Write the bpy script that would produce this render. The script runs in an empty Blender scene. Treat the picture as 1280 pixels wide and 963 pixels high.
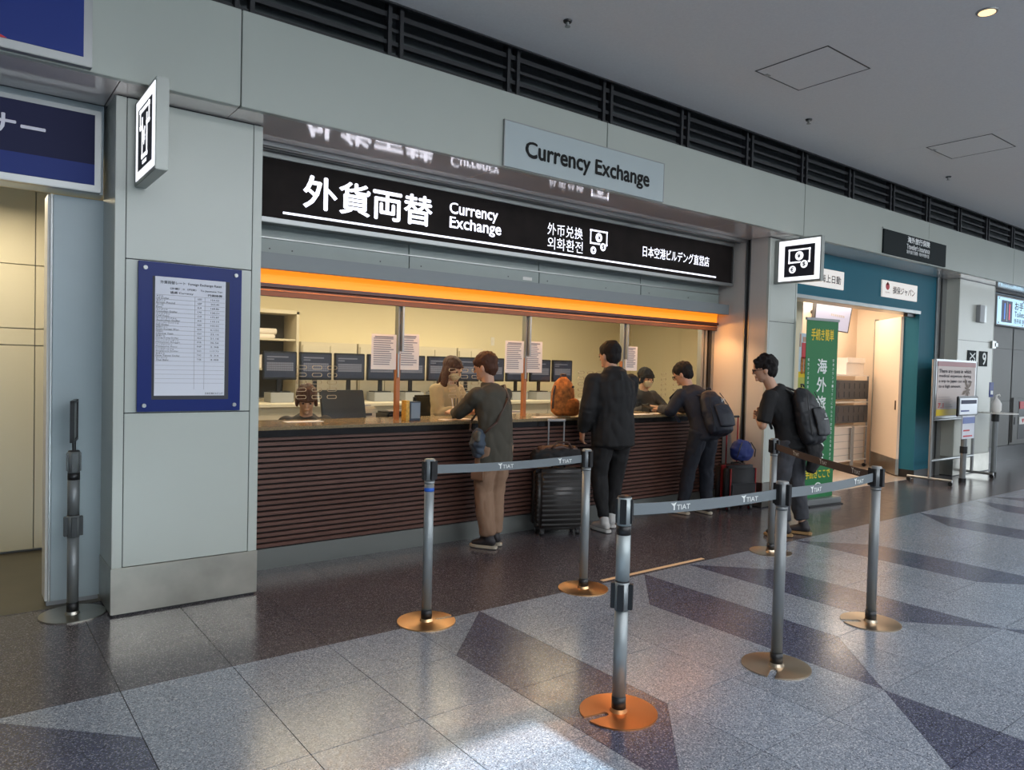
import bpy, bmesh, math, random
from mathutils import Vector, Matrix, noise
random.seed(11)
V = Vector
R = math.radians
scene = bpy.context.scene
col = scene.collection

# ------------------------------------------------------------------ camera
EYE = 1.53
FPX = 914.73
RW = [(0.7942, -0.0036, 0.6077), (-0.6071, 0.0375, 0.7937), (0.0257, 0.9993, -0.0275)]   # world axes in (right, up, forward)
right = V((RW[0][0], RW[1][0], RW[2][0])).normalized()
fwd = V((RW[0][2], RW[1][2], RW[2][2])); fwd = (fwd - right * fwd.dot(right)).normalized()
up = right.cross(fwd)
cd = bpy.data.cameras.new('camera')
cd.sensor_width = 36
cd.lens = FPX / 1280 * 36
cam = bpy.data.objects.new('camera', cd)
col.objects.link(cam)
cam.matrix_world = Matrix(((right.x, up.x, -fwd.x, 0), (right.y, up.y, -fwd.y, 0), (right.z, up.z, -fwd.z, EYE), (0, 0, 0, 1)))
scene.camera = cam

def at(px, py, X=None, Y=None, Z=None):
    """world point of a photo pixel on a plane of constant X, Y or Z"""
    r = right * ((px - 640) / FPX) + up * (-(py - 481.5) / FPX) + fwd
    if X is not None: t = X / r.x
    elif Y is not None: t = Y / r.y
    else: t = (Z - EYE) / r.z
    return V((0, 0, EYE)) + r * t

# ------------------------------------------------------------------ world, sun, exposure
world = bpy.data.worlds.new('world'); scene.world = world; world.use_nodes = True
bg = world.node_tree.nodes['Background']
bg.inputs[0].default_value = (0.62, 0.80, 1.0, 1); bg.inputs[1].default_value = 1.6
scene.view_settings.view_transform = 'Standard'
scene.view_settings.look = 'None'
scene.view_settings.gamma = 1
scene.view_settings.exposure = 0.2

def light(name, kind, loc, target, energy, color, size=1, size_y=None, spread=None):
    d = bpy.data.lights.new(name, kind); d.energy = energy; d.color = color
    if kind == 'AREA':
        d.shape = 'RECTANGLE' if size_y else 'SQUARE'; d.size = size
        if size_y: d.size_y = size_y
        if spread: d.spread = R(spread)
    elif kind == 'SUN': d.angle = R(size)
    elif kind == 'SPOT': d.spot_size = R(size); d.spot_blend = .6; d.shadow_soft_size = .06
    else: d.shadow_soft_size = size
    o = bpy.data.objects.new(name, d); col.objects.link(o); o.location = loc
    o.rotation_euler = (V(target) - V(loc)).to_track_quat('-Z', 'Y').to_euler()
    return o
SUNEL = math.atan(3.4 / 8.37)
light('sun', 'SUN', (0, -20, 8), (0, -20 + math.cos(SUNEL), 8 - math.sin(SUNEL)), 15, (.72, .92, 1.0), .35)
light('rear_daylight_fill', 'AREA', (6, -5.8, 3.47), (6, 3, 2.7), 330, (.88, .95, 1.0), 17, .75)  # lamp added before the solid rear wall in place of window daylight
light('overhead_fill', 'AREA', (6.5, -0.9, 3.88), (6.5, -0.6, 0), 330, (.96, .97, 1.0), 15, 1.6)  # fill lamp added overhead to brighten the floor, no fitting there
light('far_daylight_fill', 'AREA', (22.5, 0.0, 2.0), (12, 1.0, 1.2), 240, (.82, .92, 1.0), 5, 3)  # added fill lamp for cool floor sheen; the far end has no window
light('booth_ceiling_light', 'AREA', (4.6, 7.0, 2.58), (4.6, 7.05, 0), 125, (1, .84, .60), 5.6, 1.6)
light('canopy_led', 'AREA', (4.4, 5.32, 2.075), (4.4, 5.12, 1.0), 19, (1, .42, .10), 5.4, .04)
light('recess_downlight', 'SPOT', (6.85, 5.30, 2.06), (7.16, 5.20, 0.2), 12, (1, .50, .18), 120)
light('shop_ceiling_light', 'AREA', (10.2, 6.2, 2.75), (10.2, 6.25, 0), 95, (1, .84, .66), 3.2, 1.2)
light('alcove_light', 'AREA', (0.1, 5.9, 2.6), (0.1, 5.95, 0), 20, (1, .85, .58), .8, .6)

# ------------------------------------------------------------------ materials
MATS = {}
def mat(name, c, rough=.5, metal=0, em=None, es=0, bump=0, bscale=40, var=0, vscale=5, aniso=0, alpha=None, trans=0, coat=0, stretch=None, spec=None):
    if name in MATS: return MATS[name]
    m = bpy.data.materials.new(name); m.use_nodes = True; nt = m.node_tree; N = nt.nodes; L = nt.links
    b = N['Principled BSDF']
    b.inputs['Base Color'].default_value = (*c, 1); b.inputs['Roughness'].default_value = rough; b.inputs['Metallic'].default_value = metal
    if em: b.inputs['Emission Color'].default_value = (*em, 1); b.inputs['Emission Strength'].default_value = es
    if trans: b.inputs['Transmission Weight'].default_value = trans
    if alpha is not None: b.inputs['Alpha'].default_value = alpha
    if coat: b.inputs['Coat Weight'].default_value = coat
    if aniso: b.inputs['Anisotropic'].default_value = aniso
    if spec is not None: b.inputs['Specular IOR Level'].default_value = spec
    if bump or var:
        tc = N.new('ShaderNodeTexCoord'); mp = N.new('ShaderNodeMapping')
        if stretch: mp.inputs['Scale'].default_value = stretch
        L.new(tc.outputs['Object'], mp.inputs['Vector'])
    if var:
        n = N.new('ShaderNodeTexNoise'); n.inputs['Scale'].default_value = vscale; n.inputs['Detail'].default_value = 5
        L.new(mp.outputs[0], n.inputs['Vector'])
        mr = N.new('ShaderNodeMapRange'); mr.inputs['From Min'].default_value = .3; mr.inputs['From Max'].default_value = .7
        mr.inputs['To Min'].default_value = 1 - var; mr.inputs['To Max'].default_value = 1 + var
        L.new(n.outputs['Fac'], mr.inputs['Value'])
        mx = N.new('ShaderNodeVectorMath'); mx.operation = 'SCALE'; mx.inputs[0].default_value = c
        L.new(mr.outputs[0], mx.inputs['Scale']); L.new(mx.outputs[0], b.inputs['Base Color'])
    if bump:
        n = N.new('ShaderNodeTexNoise'); n.inputs['Scale'].default_value = bscale; n.inputs['Detail'].default_value = 4
        L.new(mp.outputs[0], n.inputs['Vector'])
        bp = N.new('ShaderNodeBump'); bp.inputs['Strength'].default_value = bump; bp.inputs['Distance'].default_value = .01
        L.new(n.outputs['Fac'], bp.inputs['Height']); L.new(bp.outputs[0], b.inputs['Normal'])
    MATS[name] = m
    return m

def terrazzo(name, base, chip, dark, rough):
    m = bpy.data.materials.new(name); m.use_nodes = True; nt = m.node_tree; N = nt.nodes; L = nt.links
    b = N['Principled BSDF']
    g = N.new('ShaderNodeNewGeometry')
    v = N.new('ShaderNodeTexVoronoi'); v.inputs['Scale'].default_value = 210
    L.new(g.outputs['Position'], v.inputs['Vector'])
    sep = N.new('ShaderNodeSeparateColor'); L.new(v.outputs['Color'], sep.inputs[0])
    r = N.new('ShaderNodeValToRGB'); r.color_ramp.interpolation = 'CONSTANT'
    e = r.color_ramp.elements
    e[0].position = 0; e[0].color = (*dark, 1); e[1].position = .2; e[1].color = (*base, 1)
    for p, c in ((.55, tuple(x * 1.18 for x in base)), (.86, chip)):
        q = e.new(p); q.color = (*c, 1)
    L.new(sep.outputs[0], r.inputs[0])
    n = N.new('ShaderNodeTexNoise'); n.inputs['Scale'].default_value = 1.1; n.inputs['Detail'].default_value = 3
    L.new(g.outputs['Position'], n.inputs['Vector'])
    mr = N.new('ShaderNodeMapRange'); mr.inputs['To Min'].default_value = .86; mr.inputs['To Max'].default_value = 1.14
    L.new(n.outputs['Fac'], mr.inputs['Value'])
    oi = N.new('ShaderNodeObjectInfo')
    mr2 = N.new('ShaderNodeMapRange'); mr2.inputs['To Min'].default_value = .93; mr2.inputs['To Max'].default_value = 1.07
    L.new(oi.outputs['Random'], mr2.inputs['Value'])
    mu = N.new('ShaderNodeMath'); mu.operation = 'MULTIPLY'; L.new(mr.outputs[0], mu.inputs[0]); L.new(mr2.outputs[0], mu.inputs[1])
    sc = N.new('ShaderNodeVectorMath'); sc.operation = 'SCALE'; L.new(r.outputs[0], sc.inputs[0]); L.new(mu.outputs[0], sc.inputs['Scale'])
    L.new(sc.outputs[0], b.inputs['Base Color'])
    n2 = N.new('ShaderNodeTexNoise'); n2.inputs['Scale'].default_value = 9
    L.new(g.outputs['Position'], n2.inputs['Vector'])
    mr3 = N.new('ShaderNodeMapRange'); mr3.inputs['To Min'].default_value = rough * .75; mr3.inputs['To Max'].default_value = rough * 1.25
    L.new(n2.outputs['Fac'], mr3.inputs['Value']); L.new(mr3.outputs[0], b.inputs['Roughness'])
    b.inputs['Specular IOR Level'].default_value = .62
    return m

M_LIGHT = terrazzo('terrazzo_blue_grey', (.205, .235, .285), (.42, .45, .50), (.11, .125, .16), .22)
M_DARK = terrazzo('terrazzo_dark_blue', (.062, .068, .11), (.20, .21, .27), (.030, .033, .058), .22)
M_BAND = terrazzo('terrazzo_dark_brown', (.075, .066, .074), (.20, .18, .18), (.038, .034, .042), .2)
M_SHOPF = mat('shop_floor', (.62, .50, .40), .12, var=.04)
M_GROUT = mat('grout', (.025, .022, .022), .9)
M_PANEL = mat('painted_panel', (.50, .53, .485), .28, var=.015, vscale=2)
M_FASC = mat('fascia_enamel', (.40, .43, .39), .34, var=.02, vscale=2)
M_BLUEPANEL = mat('blue_grey_panel', (.42, .50, .53), .35, var=.02)
M_CEIL = mat('ceiling_paint', (.72, .72, .71), .85, bump=.15, bscale=180, var=.03, vscale=60)
M_SOFF = mat('soffit_metal', (.85, .78, .75), .09, .35, spec=.9)
M_STEEL = mat('brushed_steel', (.43, .41, .36), .3, 1, var=.22, vscale=3, stretch=(1, 1, 1), bump=.05, bscale=30)
M_STEELD = mat('dull_steel', (.36, .37, .36), .38, .8, var=.1, vscale=4)
M_ALU = mat('aluminium', (.36, .37, .37), .4, .85)
M_POST = mat('post_aluminium', (.31, .34, .35), .42, .45)
M_POSTD = mat('post_dark_aluminium', (.22, .235, .24), .42, .4)
M_BLACK = mat('black_plastic', (.012, .012, .013), .4)
M_LOUV = mat('louvre_dark', (.018, .019, .022), .5)
M_LOUVB = mat('louvre_back', (.10, .115, .12), .8)
M_SIGN = mat('sign_face_dark', (.016, .012, .011), .7, spec=.15, var=.25, vscale=6)
M_WLIT = mat('lit_lettering', (.9, .9, .95), .5, em=(.86, .87, 1.0), es=1.15)
M_WBOX = mat('lit_white_box', (.9, .9, .92), .5, em=(.93, .95, 1), es=.95)
M_NAVYP = mat('dark_print', (.025, .025, .04), .5)
M_ORANGE = mat('orange_led_glow', (.9, .4, .05), .5, em=(1.0, .25, .006), es=.85)  # light of the hidden LED strip on the cove face, put in as emission
M_BEAM = mat('beam_grey', (.20, .225, .235), .4)
M_SHUT = mat('shutter_box_panel', (.30, .345, .325), .35, var=.03)
M_WOOD = mat('brown_slat', (.115, .052, .038), .45, var=.12, vscale=6, stretch=(1, 8, 8))
M_WOODB = mat('slat_backing', (.004, .003, .003), .8)
M_TRANS = mat('transom_brown', (.085, .035, .024), .5)
M_MARBLE = mat('worktop_stone', (.24, .18, .10), .16, var=.35, vscale=90)
M_MARBLEE = mat('worktop_edge', (.012, .011, .011), .18)
M_CREAM = mat('cream_wall', (.78, .70, .50), .75)
M_WARMW = mat('recess_side_panel', (.60, .56, .52), .3, var=.01)
M_CAB = mat('cream_cabinet', (.62, .56, .44), .5)
M_CABD = mat('shelf_inside', (.10, .095, .085), .6)
M_MON = mat('monitor_black', (.012, .012, .014), .35)
M_SCR = mat('monitor_screen', (.012, .015, .026), .4, em=(.035, .042, .075), es=.35)
M_SCRB = mat('monitor_text_blocks', (.10, .10, .13), .4, em=(.12, .13, .17), es=.4)
M_PAPER = mat('paper', (.78, .72, .66), .7)
M_PAPERW = mat('white_paper', (.72, .73, .80), .6)
M_INK = mat('ink', (.05, .05, .06), .7)
M_INKG = mat('grey_ink', (.30, .28, .29), .7)
M_NOTICE = mat('notice_blue', (.006, .020, .15), .35, spec=.25)
M_BLUESIGN = mat('sign_blue', (.010, .030, .20), .5, spec=.3)
M_NAVYSIGN = mat('sign_navy', (.012, .014, .06), .55, spec=.25)
M_SILV = mat('silver_letter', (.55, .55, .62), .3, em=(.5, .5, .62), es=.12)
M_RED = mat('red_print', (.55, .02, .03), .5)
M_WHITE = mat('white_board', (.80, .78, .74), .5)
M_CHAR = mat('charcoal_sign', (.012, .017, .018), .7, spec=.15)
M_TEAL = mat('teal_panel', (.008, .115, .165), .6, spec=.25)
M_TEALL = mat('teal_jamb', (.022, .16, .23), .6, spec=.25)
M_PEACH = mat('shop_wall', (.80, .66, .52), .7)
M_GREEN = mat('banner_green', (.012, .16, .045), .55)
M_YEL = mat('yellow_print', (.75, .55, .02), .5)
M_WPRINT = mat('white_print', (.75, .78, .76), .5)
M_CRATE = mat('grey_plastic', (.07, .075, .085), .55)
M_TAPE = mat('beige_tape', (.75, .50, .28), .6)
M_BELT = mat('belt_grey', (.16, .185, .20), .5, bump=.05, bscale=300)
M_BELTWARM = mat('belt_grey_warm_lit', (.085, .06, .055), .6)  # same grey belt, with the orange booth light put into the colour
M_BLUET = mat('blue_tape', (.02, .12, .55), .5)
M_SKIN = mat('skin', (.52, .30, .20), .5)
M_HAIRB = mat('black_hair', (.012, .010, .010), .7, bump=.5, bscale=70, stretch=(4, 4, .6), spec=.25)
M_HAIRR = mat('brown_hair', (.075, .028, .014), .6, bump=.5, bscale=70, stretch=(4, 4, .6), spec=.3)
M_OLIVE = mat('dark_olive_cloth', (.062, .056, .042), .85, bump=.1, bscale=200)
M_TAN = mat('tan_cloth', (.27, .165, .105), .85, bump=.1, bscale=200)
M_NAVYB = mat('blue_grey_cloth', (.055, .075, .105), .8)
M_BLK = mat('black_cloth', (.009, .009, .010), .85, bump=.1, bscale=200)
M_NAVYC = mat('navy_cloth', (.016, .019, .030), .85, bump=.1, bscale=200)
M_JEAN = mat('charcoal_denim', (.040, .042, .050), .85, var=.3, vscale=9)
M_WSHOE = mat('white_shoe', (.55, .54, .52), .6)
M_SOLE = mat('pale_sole', (.5, .44, .34), .7)
M_DSHOE = mat('dark_shoe', (.03, .027, .03), .6)
M_CREAMC = mat('cream_uniform', (.42, .32, .19), .8)
M_DVEST = mat('dark_uniform', (.03, .028, .028), .8)
M_MASK = mat('mask', (.62, .52, .34), .7)
M_SUIT1 = mat('gunmetal_shell', (.055, .052, .050), .32, .3)
M_SUIT2 = mat('black_nylon', (.014, .014, .016), .75)
M_SRED = mat('red_trim', (.30, .015, .015), .5)
M_BBLUE = mat('blue_nylon', (.015, .03, .16), .7)
M_OPACK = mat('orange_pattern_cloth', (.42, .15, .03), .8, var=.5, vscale=28)
M_OWOOD = mat('orange_wood', (.42, .16, .06), .45)
M_YBOX = mat('yellow_box', (.62, .36, .06), .5, var=.25, vscale=50)
M_BASEORANGE = mat('steel_base_orange_tint', (.72, .44, .22), .3, 1, aniso=.7)  # steel base; the booth's orange reflection is put into the colour
M_BEIGEB = mat('steel_base_warm_tint', (.55, .45, .34), .32, 1, aniso=.7)  # steel base with a fainter warm reflection painted into its tone
M_BASESTRONG = mat('steel_base_strong_orange_tint', (.80, .36, .15), .38, 1, aniso=.6)  # nearest steel base; strong orange reflection tinted into the metal
M_GREYP = mat('grey_paint', (.30, .31, .32), .5)
M_LBLUE = mat('toilet_sign_face', (.4, .6, .75), .5, em=(.42, .68, .85), es=.75)
M_EYE = mat('eye_dark', (.01, .008, .008), .2)
M_TABL = mat('tablet_face', (.6, .64, .7), .3)
M_BROWNB = mat('brown_leather', (.06, .028, .018), .5)
M_CLEAR = bpy.data.materials.new('clear_glass'); M_CLEAR.use_nodes = True
def _glass(m, tint, refl):
    nt = m.node_tree; N = nt.nodes; L = nt.links; N.clear()
    out = N.new('ShaderNodeOutputMaterial'); mx = N.new('ShaderNodeMixShader'); tr = N.new('ShaderNodeBsdfTransparent'); gl = N.new('ShaderNodeBsdfGlossy')
    tr.inputs[0].default_value = (*tint, 1); gl.inputs['Roughness'].default_value = .01
    fr = N.new('ShaderNodeFresnel'); fr.inputs[0].default_value = 1.45
    mu = N.new('ShaderNodeMath'); mu.operation = 'MULTIPLY'; mu.inputs[1].default_value = refl
    ge = N.new('ShaderNodeNewGeometry'); sb = N.new('ShaderNodeMath'); sb.operation = 'SUBTRACT'; sb.inputs[0].default_value = 1
    L.new(ge.outputs['Backfacing'], sb.inputs[1]); m2 = N.new('ShaderNodeMath'); m2.operation = 'MULTIPLY'
    L.new(fr.outputs[0], mu.inputs[0]); L.new(mu.outputs[0], m2.inputs[0]); L.new(sb.outputs[0], m2.inputs[1]); L.new(m2.outputs[0], mx.inputs[0]); L.new(tr.outputs[0], mx.inputs[1]); L.new(gl.outputs[0], mx.inputs[2]); L.new(mx.outputs[0], out.inputs[0])
_glass(M_CLEAR, (.94, .95, .93), 1.0)
M_ETCH = mat('slot_rim', (.40, .33, .22), .5)

# ------------------------------------------------------------------ helpers
def box(bm, x0, x1, y0, y1, z0, z1):
    vs = [bm.verts.new((x, y, z)) for z in (z0, z1) for y in (y0, y1) for x in (x0, x1)]
    for f in ((0, 2, 3, 1), (4, 5, 7, 6), (0, 1, 5, 4), (2, 6, 7, 3), (0, 4, 6, 2), (1, 3, 7, 5)):
        bm.faces.new([vs[i] for i in f])
    return vs
def prism(bm, poly, z0, z1):
    a = [bm.verts.new((x, y, z0)) for x, y in poly]; b = [bm.verts.new((x, y, z1)) for x, y in poly]
    n = len(poly)
    bm.faces.new(a[::-1]); bm.faces.new(b)
    for i in range(n): bm.faces.new((a[i], a[(i + 1) % n], b[(i + 1) % n], b[i]))
    return a + b
def cyl(bm, p0, p1, r0, r1=None, n=20):
    r1 = r0 if r1 is None else r1
    p0 = V(p0); p1 = V(p1); t = (p1 - p0).normalized()
    s = V((1, 0, 0)) if abs(t.x) < .9 else V((0, 1, 0))
    ux = (s - t * s.dot(t)).normalized(); uy = t.cross(ux)
    A = []; B = []
    for i in range(n):
        a = 2 * math.pi * i / n; d = ux * math.cos(a) + uy * math.sin(a)
        A.append(bm.verts.new(p0 + d * r0)); B.append(bm.verts.new(p1 + d * r1))
    bm.faces.new(A[::-1]); bm.faces.new(B)
    for i in range(n): bm.faces.new((A[i], A[(i + 1) % n], B[(i + 1) % n], B[i]))
def loft(bm, pts, side=(1, 0, 0), n=12, cap=.55):
    """elliptic rings (centre, rx, ry) along a path, rounded ends"""
    side = V(side); P = [(V(p), a, b) for p, a, b in pts]
    t0 = (P[1][0] - P[0][0]).normalized(); t1 = (P[-1][0] - P[-2][0]).normalized()
    a, b = P[0], P[-1]
    r0 = min(a[1], a[2]); r1 = min(b[1], b[2])
    P = [(a[0] - t0 * r0 * cap, a[1] * .6, a[2] * .6)] + P + [(b[0] + t1 * r1 * cap, b[1] * .6, b[2] * .6)]
    rings = []
    for i, (p, rx, ry) in enumerate(P):
        t = (P[min(i + 1, len(P) - 1)][0] - P[max(i - 1, 0)][0]).normalized()
        s = side if abs(t.dot(side)) < .92 else V((0, 1, 0))
        ux = (s - t * s.dot(t)).normalized(); uy = t.cross(ux)
        rings.append([bm.verts.new(p + ux * (rx * math.cos(2 * math.pi * k / n)) + uy * (ry * math.sin(2 * math.pi * k / n))) for k in range(n)])
    bm.faces.new(rings[0][::-1]); bm.faces.new(rings[-1])
    for A, B in zip(rings, rings[1:]):
        for k in range(n): bm.faces.new((A[k], A[(k + 1) % n], B[(k + 1) % n], B[k]))
def ball(bm, c, rx, ry=None, rz=None, seg=14, mtx=None):
    ry = ry or rx; rz = rz or rx
    m = Matrix.Translation(V(c)) @ Matrix.Diagonal((rx, ry, rz, 1))
    if mtx: m = mtx @ m
    bmesh.ops.create_uvsphere(bm, u_segments=seg, v_segments=max(6, seg // 2 + 1), radius=1, matrix=m)
def tube(bm, pts, r, n=8):
    for a, b in zip(pts, pts[1:]): cyl(bm, a, b, r, n=n)
    for p in pts[1:-1]: ball(bm, p, r * 1.0, seg=8)

def finish(bm, name, m, bevel=0, smooth=False, segs=2):
    bmesh.ops.recalc_face_normals(bm, faces=bm.faces)
    if bevel:
        es = [e for e in bm.edges if len(e.link_faces) == 2 and e.calc_face_angle(0) > .6]
        bmesh.ops.bevel(bm, geom=es, offset=bevel, segments=segs, affect='EDGES', clamp_overlap=True)
    me = bpy.data.meshes.new(name); bm.to_mesh(me); bm.free()
    if m: me.materials.append(m)
    if smooth:
        me.shade_smooth() if hasattr(me, 'shade_smooth') else None
        for p in me.polygons: p.use_smooth = True
    return me
def link(name, me, parent=None, world=True):
    o = bpy.data.objects.new(name, me); col.objects.link(o)
    if parent:
        o.parent = parent
        if world: o.matrix_parent_inverse = wm(parent).inverted()
    return o
def wm(o):
    return (wm(o.parent) @ o.matrix_parent_inverse @ o.matrix_basis) if o.parent else o.matrix_basis.copy()
WORLD = True     # mesh data given in world coordinates (things that stand once) or local (repeats, people)
def obj(name, bm, m, parent=None, bevel=0, smooth=False, segs=2):
    return link(name, finish(bm, name, m, bevel, smooth, segs), parent, WORLD)
def bx(name, d, m, parent=None, bevel=0):
    bm = bmesh.new(); box(bm, *d); return obj(name, bm, m, parent, bevel)
def tag(o, label=None, cat=None, group=None, kind=None):
    if label: o['label'] = label
    if cat: o['category'] = cat
    if group: o['group'] = group
    if kind: o['kind'] = kind
    return o
def thing(name, label, cat, loc=(0, 0, 0), rz=0, group=None):
    o = bpy.data.objects.new(name, None); col.objects.link(o); o.empty_display_size = .1
    o.location = loc; o.rotation_euler = (0, 0, rz)
    return tag(o, label, cat, group)
def struct(name, bm=None, m=None, bevel=0):
    o = obj(name, bm, m, None, bevel) if bm else bpy.data.objects.new(name, None)
    if not bm: col.objects.link(o)
    o['kind'] = 'structure'; return o
def sbox(name, d, m, bevel=0):
    bm = bmesh.new(); box(bm, *d); return struct(name, bm, m, bevel)
def dup(root, loc, rz=0, label=None, group=None):
    r = root.copy(); col.objects.link(r); r.location = loc; r.rotation_euler = (0, 0, rz)
    if label: r['label'] = label
    if group: r['group'] = group
    for ch in list(root.children):
        c = ch.copy(); col.objects.link(c); c.parent = r
        for g in list(ch.children):
            d = g.copy(); col.objects.link(d); d.parent = c
    return r

def text_mesh(s, bold=0, extra=0):
    c = bpy.data.curves.new('lettering', 'FONT'); c.body = s; c.size = 1; c.resolution_u = 3
    if extra: c.space_character = extra
    o = bpy.data.objects.new('lettering', c); col.objects.link(o)
    dg = bpy.context.evaluated_depsgraph_get()
    me = bpy.data.meshes.new_from_object(o.evaluated_get(dg))
    bpy.data.objects.remove(o); bpy.data.curves.remove(c)
    bm = bmesh.new(); bm.from_mesh(me); bpy.data.meshes.remove(me)
    if bold:
        src = bm.verts[:] + bm.edges[:] + bm.faces[:]
        for k, (dx, dy) in enumerate(((bold, 0), (-bold, 0), (0, bold), (0, -bold))):
            g = bmesh.ops.duplicate(bm, geom=src)
            vs = [e for e in g['geom'] if isinstance(e, bmesh.types.BMVert)]
            bmesh.ops.translate(bm, verts=vs, vec=(dx, dy, 1 + k))
    return bm
FONT_H = {}
def glyph_h(c):
    if c not in FONT_H:
        bm = text_mesh(c); FONT_H[c] = max(v.co.y for v in bm.verts); bm.free()
    return FONT_H[c]
def text(s, origin, ax, ay, w, h, m, parent, bold=0, name='lettering', label=None, world=True, rise=.002, tall=False):
    """text fitted into w x h (metres) from origin (lower-left) along unit axes ax, ay, raised a little off its surface"""
    bm = text_mesh(s, bold)
    if tall:      # a taller x-height, as in the signs' humanist lettering
        xh, cap = glyph_h('x'), glyph_h('E')
        for v in bm.verts:
            y = v.co.y
            if 0 < y <= xh: v.co.y = y * (.74 * cap / xh)
            elif xh < y <= cap * 1.1: v.co.y = .74 * cap + (y - xh) * (.26 * cap / (cap - xh))
            elif y < 0: v.co.y = y * .85
    xs = [v.co.x for v in bm.verts]; ys = [v.co.y for v in bm.verts]
    x0, x1, y0, y1 = min(xs), max(xs), min(ys), max(ys)
    ax = V(ax); ay = V(ay); o = V(origin); n = ax.cross(ay) * rise; nn = ax.cross(ay) * .00025
    for v in bm.verts:
        v.co = o + ax * ((v.co.x - x0) / (x1 - x0) * w) + ay * ((v.co.y - y0) / (y1 - y0) * h) + n + nn * v.co.z
    me = bpy.data.meshes.new(name); bm.to_mesh(me); bm.free(); me.materials.append(m)
    o = link(name, me, parent, world)
    if label: o['label'] = label
    return o
def wtext(s, x0, x1, z0, z1, y, m, parent, bold=0, rise=.002, tall=False):
    """text on a wall facing the hall (-Y)"""
    return text(s, (x0, y, z0), (1, 0, 0), (0, 0, 1), x1 - x0, z1 - z0, m, parent, bold, rise=rise, tall=tall)
def ptext(s, pl, pr, y, m, parent, bold=0, off=0):
    """text between a lower-left and an upper-right photo pixel on the wall plane y"""
    a = at(*pl, Y=y); b = at(*pr, Y=y)
    return wtext(s, a.x, b.x, a.z, b.z, y - off, m, parent, bold)

# ================================================================== STRUCTURE
SOF = 3.02; FY = 4.476; PY = 4.745; CZ = 3.94; FT = 3.585; WX = 7.18
# ---- floor: half-metre terrazzo tiles with inlaid darker parallelograms
GX, SX, GY, SY = .612, .4975, 3.67, .5
def clip(poly, a, b, keep):
    out = []
    def s(p): return ((b[0] - a[0]) * (p[1] - a[1]) - (b[1] - a[1]) * (p[0] - a[0])) * keep
    for i, p in enumerate(poly):
        q = poly[(i + 1) % len(poly)]; sp, sq = s(p), s(q)
        if sp >= -1e-9: out.append(p)
        if (sp > 1e-9 and sq < -1e-9) or (sp < -1e-9 and sq > 1e-9):
            t = sp / (sp - sq); out.append((p[0] + (q[0] - p[0]) * t, p[1] + (q[1] - p[1]) * t))
    return out
def area(p): return .5 * sum(p[i][0] * p[(i + 1) % len(p)][1] - p[(i + 1) % len(p)][0] * p[i][1] for i in range(len(p)))
darks = []
for t in (-8, -5, 4, 7, 16, 19, 28, 31, 40, 43):
    for c in range(6):
        u, v = t - c, -4 * c; darks.append([(u, v), (u - 1, v - 1), (u - 1, v - 4), (u, v - 3)])
for t in (-16, -13, -4, -1, 8, 11, 20, 23, 32, 35):
    for c in range(6):
        u, v = t + c, -4 * c; darks.append([(u, v), (u, v - 3), (u + 1, v - 4), (u + 1, v - 1)])
for d in darks:
    if area(d) < 0: d.reverse()
floor = struct('floor')
bed = bx('floor_bed', (-4.2, 24.2, -6.2, 5.3, -.06, -.004), M_GROUT, floor)
def screen(p):
    d = V(p) - V((0, 0, EYE)); f = d.dot(fwd)
    if f < .2: return None
    return 640 + FPX * d.dot(right) / f, 481.5 - FPX * d.dot(up) / f, f
pieces = []
for i in range(-10, 48):
    for j in range(-20, 4):
        cell = [(i, j), (i + 1, j), (i + 1, j + 1), (i, j + 1)]
        parts = []
        if j >= 0: parts = [(cell, M_BAND)]
        else:
            rest = [cell]
            for D in darks:
                if min(p[0] for p in D) >= i + 1 or max(p[0] for p in D) <= i or min(p[1] for p in D) >= j + 1 or max(p[1] for p in D) <= j: continue
                new = []
                for poly in rest:
                    cur = poly
                    for k in range(len(D)):
                        a, b = D[k], D[(k + 1) % len(D)]
                        o = clip(cur, a, b, -1)
                        if len(o) > 2 and area(o) > 1e-4: new.append(o)
                        cur = clip(cur, a, b, 1)
                        if len(cur) < 3 or area(cur) < 1e-4: cur = None; break
                    if cur: parts.append((cur, M_DARK))
                rest = new
            parts += [(p, M_LIGHT) for p in rest]
        for poly, m in parts:
            cu = sum(p[0] for p in poly) / len(poly); cv = sum(p[1] for p in poly) / len(poly)
            w = []
            for u, v in poly:
                x = GX + SX * u; y = GY + SY * v
                dx, dy = GX + SX * cu - x, GY + SY * cv - y; L = math.hypot(dx, dy)
                w.append((x + dx / L * .0026, min(y + dy / L * .0026, 5.27)))
            s = screen((GX + SX * cu, GY + SY * cv, 0))
            if s and -90 < s[0] < 1370 and s[1] < 1050: pieces.append((1 / s[2] ** 2 * abs(area(poly)), w, m, s))
            else: pieces.append((0, w, m, s))
pieces.sort(key=lambda q: -q[0])
rest = {}
for k, (sz, w, m, s) in enumerate(pieces):
    if k < 290 and sz > 0:
        bm = bmesh.new(); prism(bm, w, -.02, 0)
        o = obj('tile', bm, m, floor)
        if m is M_DARK: o['label'] = 'dark blue terrazzo inlay tile'
        elif m is M_BAND: o['label'] = 'dark brown terrazzo tile of the band along the counter'
    else:
        prism(rest.setdefault(m, bmesh.new()), w, -.02, 0)
for m, bm in rest.items():
    o = obj('tile_field', bm, m, floor); o['kind'] = 'stuff'
bx('shop_floor_area', (7.76, 12.35, 4.95, 6.42, -.02, .002), M_SHOPF, floor)
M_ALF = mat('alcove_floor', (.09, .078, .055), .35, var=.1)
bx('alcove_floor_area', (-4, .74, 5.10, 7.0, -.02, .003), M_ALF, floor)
bx('booth_floor_area', (1.27, 9.2, 5.45, 8.8, -.02, .002), mat('booth_floor', (.16, .13, .10), .6), floor)

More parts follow.
